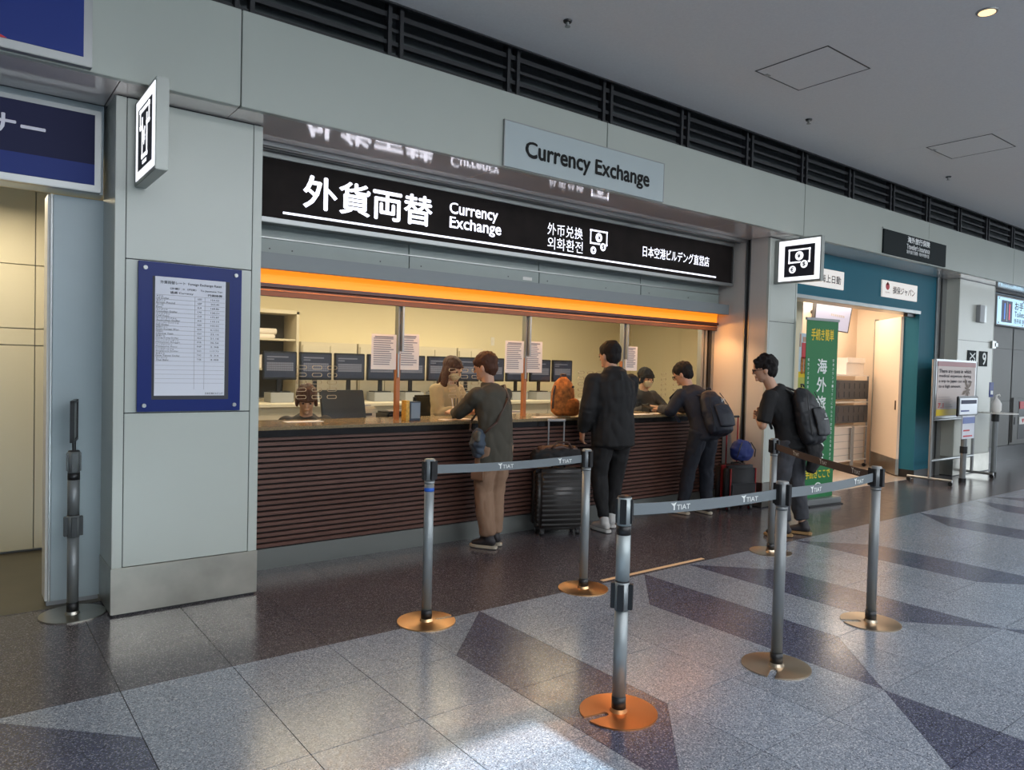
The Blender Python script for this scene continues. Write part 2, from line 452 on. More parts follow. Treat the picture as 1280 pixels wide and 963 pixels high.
# ---- ceiling
ceil = struct('ceiling')
CX = [-4.2, 2.0, 8.1, 14.3, 24.2]
for a, b in zip(CX, CX[1:]):
    bx('ceiling_panel', (a + .002, b - .002, -6.2, FY, CZ, CZ + .06), M_CEIL, ceil)
bx('sun_block_slab', (-4.2, 24.2, -6.2, FY, CZ + .065, CZ + .12), M_GREYP, ceil)  # unseen sheet added to stop sun leaking through the panel joints
for k, x in enumerate((-.98, 2.08, 5.11, 8.16, 11.2)):
    bm = bmesh.new()
    for q in ((x, x + .63, 2.955, 2.965), (x, x + .63, 3.565, 3.575), (x, x + .01, 2.955, 3.575), (x + .62, x + .63, 2.955, 3.575)):
        box(bm, *q, CZ - .003, CZ)
    if k < 2: bm.free(); continue
    t = thing('access_hatch', ['', '', 'square ceiling access hatch above the middle of the hall', 'square ceiling access hatch toward the right of the picture', 'far ceiling access hatch near the right wall'][k], 'hatch', (x + .3, 3.26, CZ))
    obj('hatch_frame', bm, M_BLACK, t); bx('hatch_lid', (x + .011, x + .619, 2.966, 3.564, CZ - .002, CZ), M_CEIL, t)
    bx('latch', (x + .12, x + .17, 3.54, 3.575, CZ - .006, CZ - .002), M_ALU, t)
for k, x in enumerate((3.4, 6.47, 9.55)):
    t = thing('sprinkler', 'small dark ceiling sprinkler head, ' + ['nearest one above the currency sign', 'middle one of the row along the louvres', 'farthest one toward the right'][k], 'sprinkler', (x, 3.91, CZ), group='ceiling sprinklers')
    bm = bmesh.new(); cyl(bm, (x, 3.91, CZ - .012), (x, 3.91, CZ), .028, .032); obj('rosette', bm, M_BLACK, t)
    bm = bmesh.new(); cyl(bm, (x, 3.91, CZ - .04), (x, 3.91, CZ - .012), .012); cyl(bm, (x, 3.91, CZ - .043), (x, 3.91, CZ - .04), .02); obj('deflector', bm, M_STEELD, t)
M_DL = mat('downlight_bulb', (1, .8, .6), .4, em=(1, .62, .28), es=1.6)
t = thing('downlight', 'round recessed warm ceiling downlight at the upper right', 'light', (5.41, 2.02, CZ))
bm = bmesh.new(); cyl(bm, (5.41, 2.02, CZ - .008), (5.41, 2.02, CZ), .062, .066, 28); obj('trim_ring', bm, M_ALU, t)
bm = bmesh.new(); cyl(bm, (5.41, 2.02, CZ - .010), (5.41, 2.02, CZ - .008), .05, .05, 28); obj('lamp_face', bm, M_DL, t)

# ---- louvre band between fascia and ceiling
lou = struct('trim_1')
bx('back_panel', (-4.2, 24, 4.86, 4.9, FT - .1, 4.3), M_LOUVB, lou)
bx('slot_top', (-4.2, 24, FY, 4.9, 4.28, 4.32), M_LOUV, lou)
bx('slot_floor', (-4.2, 24, FY + .03, 4.9, FT - .04, FT - .015), M_LOUVB, lou)
bx('ceiling_edge', (-4.2, 24, FY - .01, FY + .012, CZ - .012, CZ + .34), M_LOUV, lou)
for z, th in ((3.885, .035), (3.79, .022), (3.70, .028), (3.615, .026)):
    bm = bmesh.new()
    vs = box(bm, -4.2, 24, 4.54, 4.66, z - th / 2, z + th / 2)
    for v in vs:
        if v.co.y > 4.6: v.co.z += .04
    obj('louvre_slat', bm, M_LOUV, lou)
for k in range(-6, 20):
    x = 2.39 + 1.01 * k
    for dx in (-.045, .045): bx('mullion', (x + dx - .014, x + dx + .014, 4.52, 4.58, FT - .03, CZ + .3), M_LOUV, lou)

# ---- fascia and soffit
fas = struct('wall_front')
FJ = [-4.66, -1.65, 1.352, 4.368, 7.388, 10.41, 13.44, 16.45, 19.5, 24.2]
for a, b in zip(FJ, FJ[1:]):
    bm = bmesh.new(); box(bm, a + .0035, b - .0035, FY, FY + .05, SOF, FT); obj('fascia_panel', bm, M_FASC, fas, .003)
bx('fascia_backing', (-4.6, 24, FY + .02, FY + .09, SOF + .02, FT - .01), M_LOUV, fas)
SJ = [-4.66, -1.65, .72, 1.352]
for a, b in zip(SJ, SJ[1:]): bx('soffit_panel', (a + .003, b - .003, FY + .05, 5.03, SOF, SOF + .02), M_SOFF, fas)
for a, b in ((1.352, 3.29), (3.29, 6.3), (6.3, WX), (WX, 7.76), (7.76, 11.6), (11.6, 13.55), (13.55, 24)):
    bx('soffit_panel', (a + .003, b - .003, FY + .05, 5.03, SOF, SOF + .02), M_SOFF, fas)
bx('soffit_void', (-4.6, 24, FY + .06, 9, SOF + .02, SOF + .05), M_LOUV, fas)
# ---- piers
def pier(name, x0, x1, y1, joints, baseh=.283, face=M_PANEL, side=M_PANEL, seam=.056):
    s = struct(name)
    zs = [baseh] + joints + [SOF]
    bx('pier_core', (x0 + .012, x1 - .012, PY + .012, y1, 0, SOF), M_LOUV, s)
    for a, b in ((x0, x0 + seam), (x1 - seam, x1)):
        bm = bmesh.new(); box(bm, a, b - .002 if a == x0 else b, PY, PY + .03, baseh, SOF - .008); obj('edge_strip', bm, face, s, .002)
    for a, b in zip(zs, zs[1:]):
        bm = bmesh.new(); box(bm, x0 + seam + .003, x1 - seam - .004, PY + .002, PY + .03, a + .003, b - .003 - (.006 if b == SOF else 0)); obj('panel', bm, face, s, .002)
    for xa, xb in ((x0, x0 + .012), (x1 - .012, x1)):
        bx('side_panel', (xa, xb, PY + .03, y1, baseh, SOF), side, s)
    bm = bmesh.new(); box(bm, x0 - .004, x1 + .004, PY - .006, y1, .012, baseh); o = obj('kick_plate', bm, M_STEEL, s, .002)
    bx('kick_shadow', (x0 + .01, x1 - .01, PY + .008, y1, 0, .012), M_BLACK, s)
    return s
pier('wall_left_pier', .738, 1.575, 5.16, [1.19, 2.09])
pier('wall_middle_pier', WX, 7.745, 4.99, [1.19, 2.09], side=M_WARMW, seam=.03)
p3 = pier('wall_right_pier', 12.15, 13.52, 5.16, [2.09], baseh=.3, face=mat('pier_cream', (.52, .53, .47), .4), side=mat('pier_cream', (.5, .5, .45), .4), seam=.02)
# ---- recess behind the middle pier: the shutter guide and the side wall of the booth
s = struct('wall_right_recess')
bx('shutter_guide', (WX + .02, WX + .10, 4.99, 5.05, 0, SOF), M_BLACK, s)
bx('side_wall_panel', (WX, WX + .04, 5.05, 5.62, 0, SOF), M_WARMW, s)
bx('guide_strip', (WX - .004, WX + .02, 4.985, 4.998, 0, SOF), M_ALU, s)
bx('guide_strip', (WX - .004, WX + .02, 5.042, 5.056, 0, SOF), M_ALU, s)
bx('partition_wall', (WX + .04, 7.745, 5.05, 5.62, 0, SOF), M_GREYP, s)
bx('side_kick_plate', (WX - .004, WX, 5.05, 5.3, .0, .283), M_STEEL, s)

# ---- booth shell
sbox('wall_booth_back', (1.27, 9.3, 8.7, 8.8, 0, 2.75), M_CREAM)
sbox('wall_booth_left', (1.27, 1.35, 5.47, 8.7, 0, 2.75), M_CREAM)
sbox('wall_booth_right', (9.2, 9.3, 5.62, 8.7, 0, 2.75), M_CREAM)
sbox('ceiling_booth', (1.27, 9.3, 5.5, 8.8, 2.66, 2.7), mat('booth_ceiling', (.7, .66, .55), .8))
sbox('wall_booth_front_right', (7.23, 9.2, 5.58, 5.625, 0, 2.7), M_CREAM)
sbox('wall_booth_header', (1.0, 7.18, 5.47, 5.58, 2.065, 3.02), M_SHUT)

# shutter slot rails behind the soffit
s = struct('trim_2')
bx('slot_rail', (1.58, WX, 5.035, 5.06, 2.985, 3.03), M_ALU, s)
bx('slot_gap', (1.58, WX, 5.06, 5.40, 3.02, 3.05), M_BLACK, s)
bx('slot_rail', (1.58, WX, 5.085, 5.105, 2.99, 3.03), M_SOFF, s)
bx('slot_rail', (1.58, WX, 5.13, 5.15, 2.985, 3.03), M_STEELD, s)
# shutter box panels with joints
zt, zm, zb = 2.56, 2.418, 2.30
xs = [1.58, 3.017, 4.417, 5.82, WX - .02]
s = struct('trim_3')
for a, b in zip(xs, xs[1:]):
    bm = bmesh.new(); box(bm, a + .004, b - .004, 5.40, 5.44, zm + .006, zt); obj('shutter_box_panel', bm, M_SHUT, s, .002)
    bm = bmesh.new(); box(bm, a + .004, b - .004, 5.39, 5.43, zb - .1, zm - .006); obj('shutter_box_panel', bm, M_SHUT, s, .002)
bx('moulding', (1.58, WX - .02, 5.378, 5.40, zm - .005, zm + .005), M_STEELD, s)
bx('backing', (1.58, WX - .01, 5.45, 5.47, 2.1, 3.0), M_BLACK, s)
for x in (1.85, 2.02, 2.75, 3.13, 4.05, 4.52, 5.3, 5.95, 6.6):
    bm = bmesh.new(); cyl(bm, (x, 5.388, 2.34), (x, 5.40, 2.34), .006, n=8); obj('screw', bm, M_BLACK, s)
bx('sticker', (4.22, 4.33, 5.388, 5.390, 2.325, 2.355), M_WHITE, s)

# ---- illuminated main sign
sign = thing('illuminated_sign', 'long black illuminated signboard with white Japanese, English, Chinese and Korean lettering above the counter', 'sign', (4.35, 5.2, 2.5))
SY2 = 5.20; sx0, sx1, sz0, sz1 = 1.60, 7.12, 2.53, 2.95
bx('sign_face', (sx0, sx1, SY2, SY2 + .03, sz0, sz1), M_SIGN, sign)
bx('housing', (sx0, sx1, SY2 + .03, 5.40, sz0 - .02, sz1 + .02), M_STEELD, sign)
bx('top_trim', (sx0, sx1 + .01, SY2 - .02, SY2 + .03, sz1, sz1 + .045), M_STEELD, sign, .004)
bx('bottom_trim', (sx0, sx1 + .01, SY2 - .02, SY2 + .03, sz0 - .035, sz0), M_ALU, sign, .004)
bx('end_trim', (sx1, sx1 + .02, SY2 - .02, SY2 + .03, sz0 - .03, sz1 + .04), M_STEELD, sign)
def st(s, pl, pr, bold=0):
    a = at(*pl, Y=SY2); b = at(*pr, Y=SY2); return wtext(s, a.x, b.x, a.z, b.z, SY2, M_WLIT, sign, bold)
def srow(s, x0, xa, x1, ytop0, ybot0, ytop1, ybot1, bold):
    z0 = (at(x0, ybot0, Y=SY2).z + at(x1, ybot1, Y=SY2).z) / 2; z1 = (at(x0, ytop0, Y=SY2).z + at(x1, ytop1, Y=SY2).z) / 2
    return wtext(s, at(x0, ytop0, Y=SY2).x, at(x1, ytop1, Y=SY2).x, z0, z1, SY2, M_WLIT, sign, bold, tall=s.isascii())
srow('外貨両替', 379, 0, 541, 219, 262, 245, 283, .022)
srow('Currency', 562, 0, 622.5, 252.7, 270.8, 263.5, 280.3, .018)
srow('Exchange', 562, 0, 626.5, 270.3, 288.3, 281.5, 298.3, .018)
srow('外币兑换', 684.5, 0, 728.5, 279, 294, 285, 299.5, 0)
srow('외화환전', 684.5, 0, 728.5, 296.5, 311.5, 302, 317, 0)
srow('日本空港ビルデング直営店', 803.6, 0, 886.5, 309, 323, 319.5, 332, .004)
a = at(353.7, 264, Y=SY2); b = at(894.7, 348, Y=SY2); z = (a.z + b.z) / 2
bx('underline', (a.x, b.x, SY2 - .002, SY2, z - .008, z + .008), M_WLIT, sign)
def exchange_icon(org, ax, ay, u, parent, fg, bgm, world=True):
    """banknote outline with yen coin, dollar coin, euro coin; u = width in metres"""
    ax = V(ax); ay = V(ay); org = V(org); n = ax.cross(ay)
    def P(x, y, d=0): return org + ax * (x * u) + ay * (y * u) + n * d
    def quad(bm, x0, x1, y0, y1, d): bm.faces.new([bm.verts.new(P(*p, d)) for p in ((x0, y0), (x1, y0), (x1, y1), (x0, y1))])
    def disc(bm, x, y, r, d): bm.faces.new([bm.verts.new(P(x + r * math.cos(k * math.pi / 12), y + r * math.sin(k * math.pi / 12), d)) for k in range(24)])
    bm = bmesh.new()
    for q in ((0, 1, .93, 1), (0, 1, .4, .47), (0, .065, .4, 1), (.935, 1, .4, 1)): quad(bm, *q, .002)
    disc(bm, .5, .7, .19, .003); disc(bm, .2, .14, .16, .003); 
    o = link('banknote_symbol', finish(bm, 'banknote_symbol', fg), parent, world)
    bm = bmesh.new(); disc(bm, .74, .33, .2, .004); o = link('coin_gap', finish(bm, 'coin_gap', bgm), parent, world)
    bm = bmesh.new(); disc(bm, .74, .33, .165, .006); link('coin', finish(bm, 'coin', fg), parent, world)
    for s_, x, y in (('¥', .5, .7), ('$', .74, .33), ('€', .2, .14)):
        text(s_, P(x - .075, y - .1), ax, ay, .15 * u, .2 * u, bgm, parent, .03, 'coin_symbol', None, world, .009)
a = at(737, 314, Y=SY2); b = at(758.5, 320, Y=SY2)
exchange_icon((a.x, SY2, a.z - .02), (1, 0, 0), (0, 0, 1), b.x - a.x, sign, M_WLIT, M_SIGN)

# ---- projecting beam with the orange light trough
t = thing('light_canopy', 'long grey canopy beam glowing orange underneath, above the counter glass', 'canopy', (4.35, 5.3, 2.1))
bx('beam', (1.58, 7.15, 5.235, 5.29, 2.175, 2.290), M_BEAM, t, .003)
bx('beam_top', (1.58, 7.15, 5.29, 5.39, 2.27, 2.29), M_BEAM, t)
bm = bmesh.new()
prof = [(5.30, 2.245), (5.36, 2.235), (5.40, 2.20), (5.41, 2.15), (5.41, 2.085), (5.425, 2.085), (5.425, 2.26), (5.30, 2.262)]
A = [bm.verts.new((1.58, y, z)) for y, z in prof]; B = [bm.verts.new((7.16, y, z)) for y, z in prof]
bm.faces.new(A); bm.faces.new(B[::-1])
for i in range(len(prof)): bm.faces.new((A[i], A[(i + 1) % 8], B[(i + 1) % 8], B[i]))
obj('led_lit_face', bm, M_ORANGE, t)  # cove face behind the beam; the strip's light is its own glow
bx('lower_lip', (1.58, 7.16, 5.385, 5.44, 2.06, 2.086), mat('lip_dark_red', (.10, .025, .015), .35), t)

# ---- glass screen
win = struct('window_1')
GYW = 5.50
bx('transom', (1.0, WX, 5.42, 5.46, 1.995, 2.062), M_TRANS, win, .003)
bx('transom_bead', (1.0, WX, 5.412, 5.42, 2.034, 2.043), M_OWOOD, win)
px = [1.45, 2.985, 4.352, 5.68, 7.13]
for a, b in zip(px, px[1:]):
    bx('pane', (a + .012, b - .012, GYW - .004, GYW + .004, 1.10, 2.03), M_CLEAR, win)
for x in px[1:4]:
    bx('post', (x - .012, x + .004, GYW - .03, GYW + .03, 1.40, 2.04), M_STEELD, win)
    bx('glass_fin', (x + .008, x + .022, GYW - .07, GYW + .03, 1.62, 2.04), M_ALU, win)
    bx('wooden_post_foot', (x - .018, x + .018, GYW - .02, GYW + .02, 1.035, 1.60), M_OWOOD, win)
for k, (x, m) in enumerate(((7.0, M_ALU), (7.05, M_STEELD), (7.11, M_BLACK), (7.15, M_STEELD))): bx('jamb_strip', (x - .02, x + .02, GYW - .02 - .01 * k, GYW + .04, 1.04, 2.06), m, win)
for (a, b) in ((2.09, 2.46), (3.48, 3.84), (5.03, 5.40), (6.30, 6.60)):
    cx = [a + (b - a) * q for q in (.16, .5, .84)]
    if b - a < .32: cx = cx[::2]
    for x in cx:
        for k in range(5):
            z = 1.47 - k * .058; w = .042; bm = bmesh.new()
            n = 16; inn = []; out = []
            for q in range(n):
                ang = 2 * math.pi * q / n; dx = (w if math.cos(ang) > 0 else -w)
                for r, lst in ((.012, inn), (.0155, out)): lst.append((x + dx * .6 + r * math.cos(ang), z + r * math.sin(ang)))
            vi = [bm.verts.new((p[0], GYW - .012, p[1])) for p in inn]; vo = [bm.verts.new((p[0], GYW - .012, p[1])) for p in out]
            vj = [bm.verts.new((p[0], GYW - .004, p[1])) for p in inn]; vp = [bm.verts.new((p[0], GYW - .004, p[1])) for p in out]
            for q in range(n):
                r = (q + 1) % n
                bm.faces.new((vi[q], vi[r], vo[r], vo[q])); bm.faces.new((vo[q], vo[r], vp[r], vp[q])); bm.faces.new((vi[q], vj[q], vj[r], vi[r]))
            obj('speech_slot', bm, M_ETCH, win)

# ---- counter
ct = thing('service_counter', 'long service counter clad in dark brown horizontal slats with a dark stone worktop', 'counter', (4.3, 5.4, 0))
bx('worktop', (1.58, WX - .002, 5.20, 5.80, 1.015, 1.04), M_MARBLE, ct, .004)
bx('worktop_edge', (1.58, WX - .002, 5.205, 5.24, .965, 1.016), M_MARBLEE, ct, .004)
bx('body', (1.58, 7.10, 5.262, 5.31, .0, 1.015), M_WOODB, ct)
for x in (1.6, 2.9, 4.9, 7.04): bx('support_panel', (x, x + .04, 5.31, 5.74, 0, 1.015), M_WOODB, ct)
NS = 21
for k in range(NS):
    z = .150 + k * (.965 - .150) / NS
    bx('slat', (1.58, 7.09, 5.232, 5.262, z + .0135, z + .0385), M_WOOD, ct, .003)
bx('kick_plate', (1.58, 7.10, 5.252, 5.262, 0, .150), mat('counter_kick', (.20, .21, .20), .4, .6), ct)
bx('end_panel', (7.09, 7.10, 5.232, 5.75, 0, 1.0), M_WOODB, ct)

# ================================================================== BOOTH INTERIOR
for x0, x1, w_ in ((1.6, 2.03, 'left of the seated clerk'), (2.72, 3.45, 'between the first two clerks'), (4.45, 5.95, 'left of the clerk with the pale mask')):
    t = thing('staff_desk', 'pale low desk behind the counter glass, ' + w_, 'desk', ((x0 + x1) / 2, 6.1, 0), 0, 'staff desks')
    bx('desktop', (x0, x1, 5.84, 6.35, .72, .75), M_CAB, t); bx('desk_side', (x0, x0 + .02, 5.84, 6.35, 0, .72), M_CAB, t); bx('desk_side', (x1 - .02, x1, 5.84, 6.35, 0, .72), M_CAB, t)
t = thing('back_desk', 'long white back desk carrying the row of monitors', 'desk', (5, 8, 0))
bx('desktop', (2.3, 7.9, 7.6, 8.25, 1.02, 1.05), M_CAB, t)
for k in range(8): bx('desk_panel', (2.3 + .7 * k, 2.99 + .7 * k, 7.66, 7.70, 0, 1.02), M_CAB, t)
# tall open shelf at the left
t = thing('open_shelf_unit', 'tall open shelf unit with white files at the back left of the booth', 'shelf', (2.7, 8.45, 0))
for d in ((2.1, 2.13, 8.25, 8.69, 0, 2.08), (3.16, 3.19, 8.25, 8.69, 0, 2.08), (2.1, 3.19, 8.25, 8.69, 2.05, 2.09)): bx('shelf_frame', d, M_CAB, t)
for z in (1.74, 1.40, 1.05): bx('shelf_board', (2.13, 3.16, 8.27, 8.68, z, z + .022), M_CAB, t)
bx('back_board', (2.13, 3.16, 8.66, 8.69, 0, 2.05), M_CABD, t)
shelf_items = [('white_binder', 'white binder lying on the top shelf of the open shelf unit', 'binder', (2.3, 2.95, 8.35, 8.55, 1.762, 1.81), M_PAPER),
 ('paper_roll', 'pale paper roll lying on the white binder on the open shelf', 'roll', None, M_PAPER),
 ('storage_box', 'left small white storage box on the lower shelf', 'box', (2.62, 2.78, 8.30, 8.5, 1.422, 1.56), M_PAPER),
 ('storage_box', 'right small white storage box on the lower shelf', 'box', (2.82, 3.02, 8.30, 8.5, 1.422, 1.56), M_PAPER)]
for n, lab, c, d, m in shelf_items:
    if d:
        if n == 'storage_box':
            q = thing(n, lab, c, (d[0], d[2], d[4]), group='storage boxes on the shelf'); bx('body', d, m, q, .004); bx('handle_slot', ((d[0] + d[1]) / 2 - .03, (d[0] + d[1]) / 2 + .03, d[2] - .003, d[2], d[5] - .05, d[5] - .03), M_INK, q)
            bx('lid', (d[0] - .005, d[1] + .005, d[2] - .005, d[3] + .005, d[5], d[5] + .012), m, q)
        else: tag(bx(n, d, m, None, .01), lab, c)
    else:
        bm = bmesh.new(); cyl(bm, (2.35, 8.42, 1.845), (2.98, 8.42, 1.845), .035); tag(obj(n, bm, m, None, .004), lab, c)
# low cabinets
for k, (a, b) in enumerate(((3.24, 3.96), (3.97, 4.69), (4.70, 5.42), (5.43, 5.85))):
    t = thing('low_cabinet', 'cream cabinet against the booth back wall, ' + ['beside the open shelf unit', 'second from the open shelf unit', 'third from the open shelf unit', 'narrow one at the right end'][k], 'cabinet', ((a + b) / 2, 8.5, 0), group='cream cabinets at the back wall')
    bx('body', (a + .005, b - .005, 8.32, 8.69, 0, 1.74), M_CAB, t, .004)
    bx('door', (a + .02, (a + b) / 2 - .003, 8.30, 8.32, .05, 1.70), M_CAB, t, .003); bx('door', ((a + b) / 2 + .003, b - .02, 8.30, 8.32, .05, 1.70), M_CAB, t, .003)
    bx('handle', ((a + b) / 2 - .05, (a + b) / 2 - .03, 8.29, 8.30, 1.5, 1.6), M_INKG, t)
# monitors
WORLD = False
def monitor():
    t = thing('monitor', '', 'monitor', (0, 0, 0), group='row of black monitors on the back desk')
    bm = bmesh.new(); box(bm, -.19, .19, -.015, .02, .14, .455); obj('casing', bm, M_MON, t, .006)
    s = bx('screen', (-.172, .172, -.019, -.015, .165, .435), M_SCR, t)
    bx('heading_bar', (-.15, .09, -.021, -.019, .385, .40), M_SCRB, s); bx('heading_bar', (-.15, -.07, -.021, -.019, .36, .372), M_SCRB, s)
    bm = bmesh.new()
    for r in range(4):
        for c in range(12): box(bm, -.15 + c * .025, -.128 + c * .025, -.021, -.019, .24 + r * .024, .26 + r * .024)
    o = obj('key_grid', bm, M_SCRB, s); o['kind'] = 'stuff'
    bm = bmesh.new(); box(bm, -.025, .025, .01, .035, 0, .25); box(bm, -.11, .11, -.06, .10, 0, .012); obj('stand', bm, M_MON, t, .003)
    return t
mon = monitor()
places = ['directly in front of the open shelf unit at far left', 'second from the left, beside the open shelf', 'third from the left, before the cabinets', 'fourth from the left, behind the first paper notice', 'fifth from the left, right of the first glass post', 'sixth from the left, behind the long-haired clerk', 'seventh from the left, behind the woman in olive', 'eighth from the left, behind the second paper notice', 'ninth from the left, left of the orange backpack', 'tenth from the left, above the orange backpack', 'last one at the right end of the row']
for k, p in enumerate(places):
    loc = (2.88 + .415 * k, 8.0, 1.16); L = 'black monitor, ' + p
    if k == 0: mon.location = loc; mon['label'] = L
    else: dup(mon, loc, 0, L)
WORLD = True
for k in range(11):
    x = 2.88 + .415 * k
    q = thing('monitor_riser', ('grey riser box under the monitor ' + places[k]).replace(' from the left,', '').replace('directly ', ''), 'riser', (x, 8.0, 1.05), group='risers under the monitors')
    bx('body', (x - .13, x + .13, 7.9, 8.12, 1.05, 1.16), M_GREYP, q, .004)
# things on the staff desk and counter
def wthing(name, label, cat, loc, group=None): return thing(name, label, cat, loc, 0, group)
for k, (x, y, w, h, m, lab) in enumerate(((1.82, 6.2, .30, .22, M_GREYP, 'grey receipt printer at the left end of the staff desk'), (2.93, 6.22, .34, .28, M_CAB, 'cream banknote counter left of the first glass post'), (3.28, 6.1, .26, .2, M_MON, 'black machine behind the acrylic leaflet box'), (4.75, 6.2, .3, .2, M_CAB, 'cream printer left of the orange backpack'), (5.75, 6.2, .26, .22, M_MON, 'black card machine behind the man in black'))):
    t = wthing('desk_machine', lab, 'machine', (x, y, .75))
    z0 = .75 + (.2 if k in (1, 2) else .16)
    bx('body', (x - w / 2, x + w / 2, y - .14, y + .14 - .02, .75, z0 + h * .6), m, t, .02)
    bx('paper_slot', (x - w * .35, x + w * .35, y - .145, y - .14, z0 + h * .3, z0 + h * .38), M_INK, t)
    bx('control_strip', (x - w * .4, x + w * .4, y - .1, y - .02, z0 + h * .6, z0 + h * .6 + .012), M_INKG, t, .004)
# back of a black screen standing right of the first clerk
t = wthing('customer_display', 'black angled display seen from behind, right of the seated clerk', 'screen', (2.78, 5.95, .75))
bm = bmesh.new(); vs = box(bm, 2.52, 2.93, 5.93, 5.96, .98, 1.27)
for v in vs: v.co.y += (v.co.z - .98) * .3
obj('casing', bm, M_MON, t, .006); bx('stand', (2.74, 2.80, 5.95, 5.98, .762, 1.05), M_MON, t); bx('stand_base', (2.73, 2.86, 5.9, 6.05, .75, .762), M_MON, t)
t = wthing('telephone', 'black desk telephone at the left end behind the glass', 'telephone', (1.93, 5.95, .75))
bm = bmesh.new(); vs = box(bm, 1.82, 2.02, 5.88, 6.05, .75, .85)
for v in vs:
    if v.co.z > .8: v.co.z += (v.co.y - 5.88) * .9
obj('body', bm, M_BLACK, t, .01); bm = bmesh.new(); loft(bm, [((1.85, 5.92, 1.0), .02, .02), ((1.86, 5.97, 1.03), .015, .015), ((1.85, 6.04, 1.05), .02, .02)]); obj('handset', bm, M_BLACK, t, 0, True)
t = wthing('leaflet_box', 'yellow box beside a clear leaflet holder at the foot of the first glass post', 'box', (3.05, 5.44, 1.04))
bx('yellow_side', (3.0, 3.035, 5.36, 5.44, 1.04, 1.21), M_YBOX, t, .003)
bx('grey_front', (3.035, 3.14, 5.36, 5.44, 1.04, 1.20), M_NAVYB, t, .003)
bx('leaflets', (3.045, 3.13, 5.352, 5.359, 1.06, 1.19), mat('leaflet_grey', (.22, .27, .32), .5), t)
for k, (x, lab) in enumerate(((3.55, 'black pen pot on the counter beside the woman'), (5.42, 'black pen pot on the counter left of the man in black'))):
    t = wthing('pen_pot', lab, 'pot', (x, 5.46, 1.04), 'pen pots')
    bm = bmesh.new(); cyl(bm, (x, 5.46, 1.04), (x, 5.46, 1.115), .026, .032, 14); obj('cup', bm, M_BLACK, t)
    for q in range(3):
        bm = bmesh.new(); cyl(bm, (x + .01 * q - .01, 5.46, 1.06), (x + .03 * q - .03, 5.47, 1.22), .004, n=6); obj('pen', bm, M_INK if q else M_WHITE, t)
for k, (x0, x1, y0, y1, lab) in enumerate(((2.05, 2.35, 5.52, 5.62, 'pale form on the counter in front of the seated clerk'), (3.35, 3.65, 5.30, 5.42, 'pale form on the counter under the woman\'s hands'), (5.65, 5.95, 5.28, 5.40, 'pale form on the counter right of the man in black'), (6.05, 6.3, 5.30, 5.42, 'pale form on the counter beside the man with the backpack'), (4.35, 4.6, 5.28, 5.38, 'pale slip on the counter left of the orange backpack'))):
    tag(bx('paper_form', (x0, x1, y0, y1, 1.0405, 1.043), M_PAPER), lab, 'paper', 'paper forms on the counter')
t = wthing('calculator', 'small black tray with a calculator in front of the right clerk', 'calculator', (6.3, 5.62, 1.04))
bm = bmesh.new(); vs = box(bm, 6.22, 6.47, 5.58, 5.70, 1.04, 1.075)
for v in vs:
    if v.co.z > 1.05 and v.co.y > 5.6: v.co.z += .05
obj('body', bm, M_BLACK, t, .004); bx('display', (6.25, 6.44, 5.575, 5.579, 1.05, 1.07), M_INKG, t)
# orange patterned backpack standing on the counter
t = wthing('patterned_backpack', 'orange patterned domed backpack standing on the counter', 'backpack', (4.72, 5.36, 1.04))
bm = bmesh.new(); loft(bm, [((4.74, 5.37, 1.09), .135, .08), ((4.74, 5.37, 1.20), .14, .085), ((4.74, 5.37, 1.30), .13, .08), ((4.74, 5.37, 1.37), .10, .065), ((4.74, 5.37, 1.40), .06, .045)], n=20)
obj('body', bm, M_OPACK, t, 0, True)
bm = bmesh.new(); loft(bm, [((4.80, 5.30, 1.065), .09, .035), ((4.80, 5.30, 1.17), .09, .04), ((4.80, 5.30, 1.20), .085, .03)], n=16); obj('front_pocket', bm, M_OPACK, t, 0, True)
bm = bmesh.new(); tube(bm, [(4.70, 5.37, 1.41), (4.71, 5.37, 1.45), (4.77, 5.37, 1.45), (4.78, 5.37, 1.41)], .008); obj('handle', bm, M_BROWNB, t, 0, True)
bm = bmesh.new(); tube(bm, [(4.62, 5.35, 1.34), (4.585, 5.33, 1.25), (4.58, 5.33, 1.12)], .010); obj('strap', bm, M_BROWNB, t, 0, True)
bm = bmesh.new(); cyl(bm, (4.80, 5.288, 1.33), (4.80, 5.296, 1.33), .012, n=12); obj('badge', bm, M_BLACK, t)
# notices on the glass
def notice(x0, x1, z0, z1, lab, side=1):
    t = thing('paper_notice', lab, 'notice', (x0, 5.48, z0), group='paper notices on the glass')
    bx('sheet', (x0, x1, 5.486, 5.488, z0, z1), M_PAPER, t)
    random.seed(int(x0 * 100)); n = 13
    for k in range(n):
        z = z1 - .035 - k * (z1 - z0 - .06) / n
        bx('text_line', (x0 + .02, x1 - .02 - random.random() * .05, 5.484, 5.486, z - .005, z + .004), M_INKG, t)
    bx('heading', (x0 + .03, x1 - .03, 5.484, 5.486, z1 - .028, z1 - .015), M_INKG, t)
notice(2.735, 2.965, 1.465, 1.757, 'paper notice taped left of the first glass post')
notice(2.99, 3.185, 1.465, 1.770, 'paper notice taped right of the first glass post')
notice(4.11, 4.33, 1.455, 1.757, 'paper notice taped left of the second glass post')
notice(4.355, 4.56, 1.46, 1.760, 'paper notice taped right of the second glass post')
notice(5.72, 5.90, 1.50, 1.760, 'paper notice taped right of the third glass post')
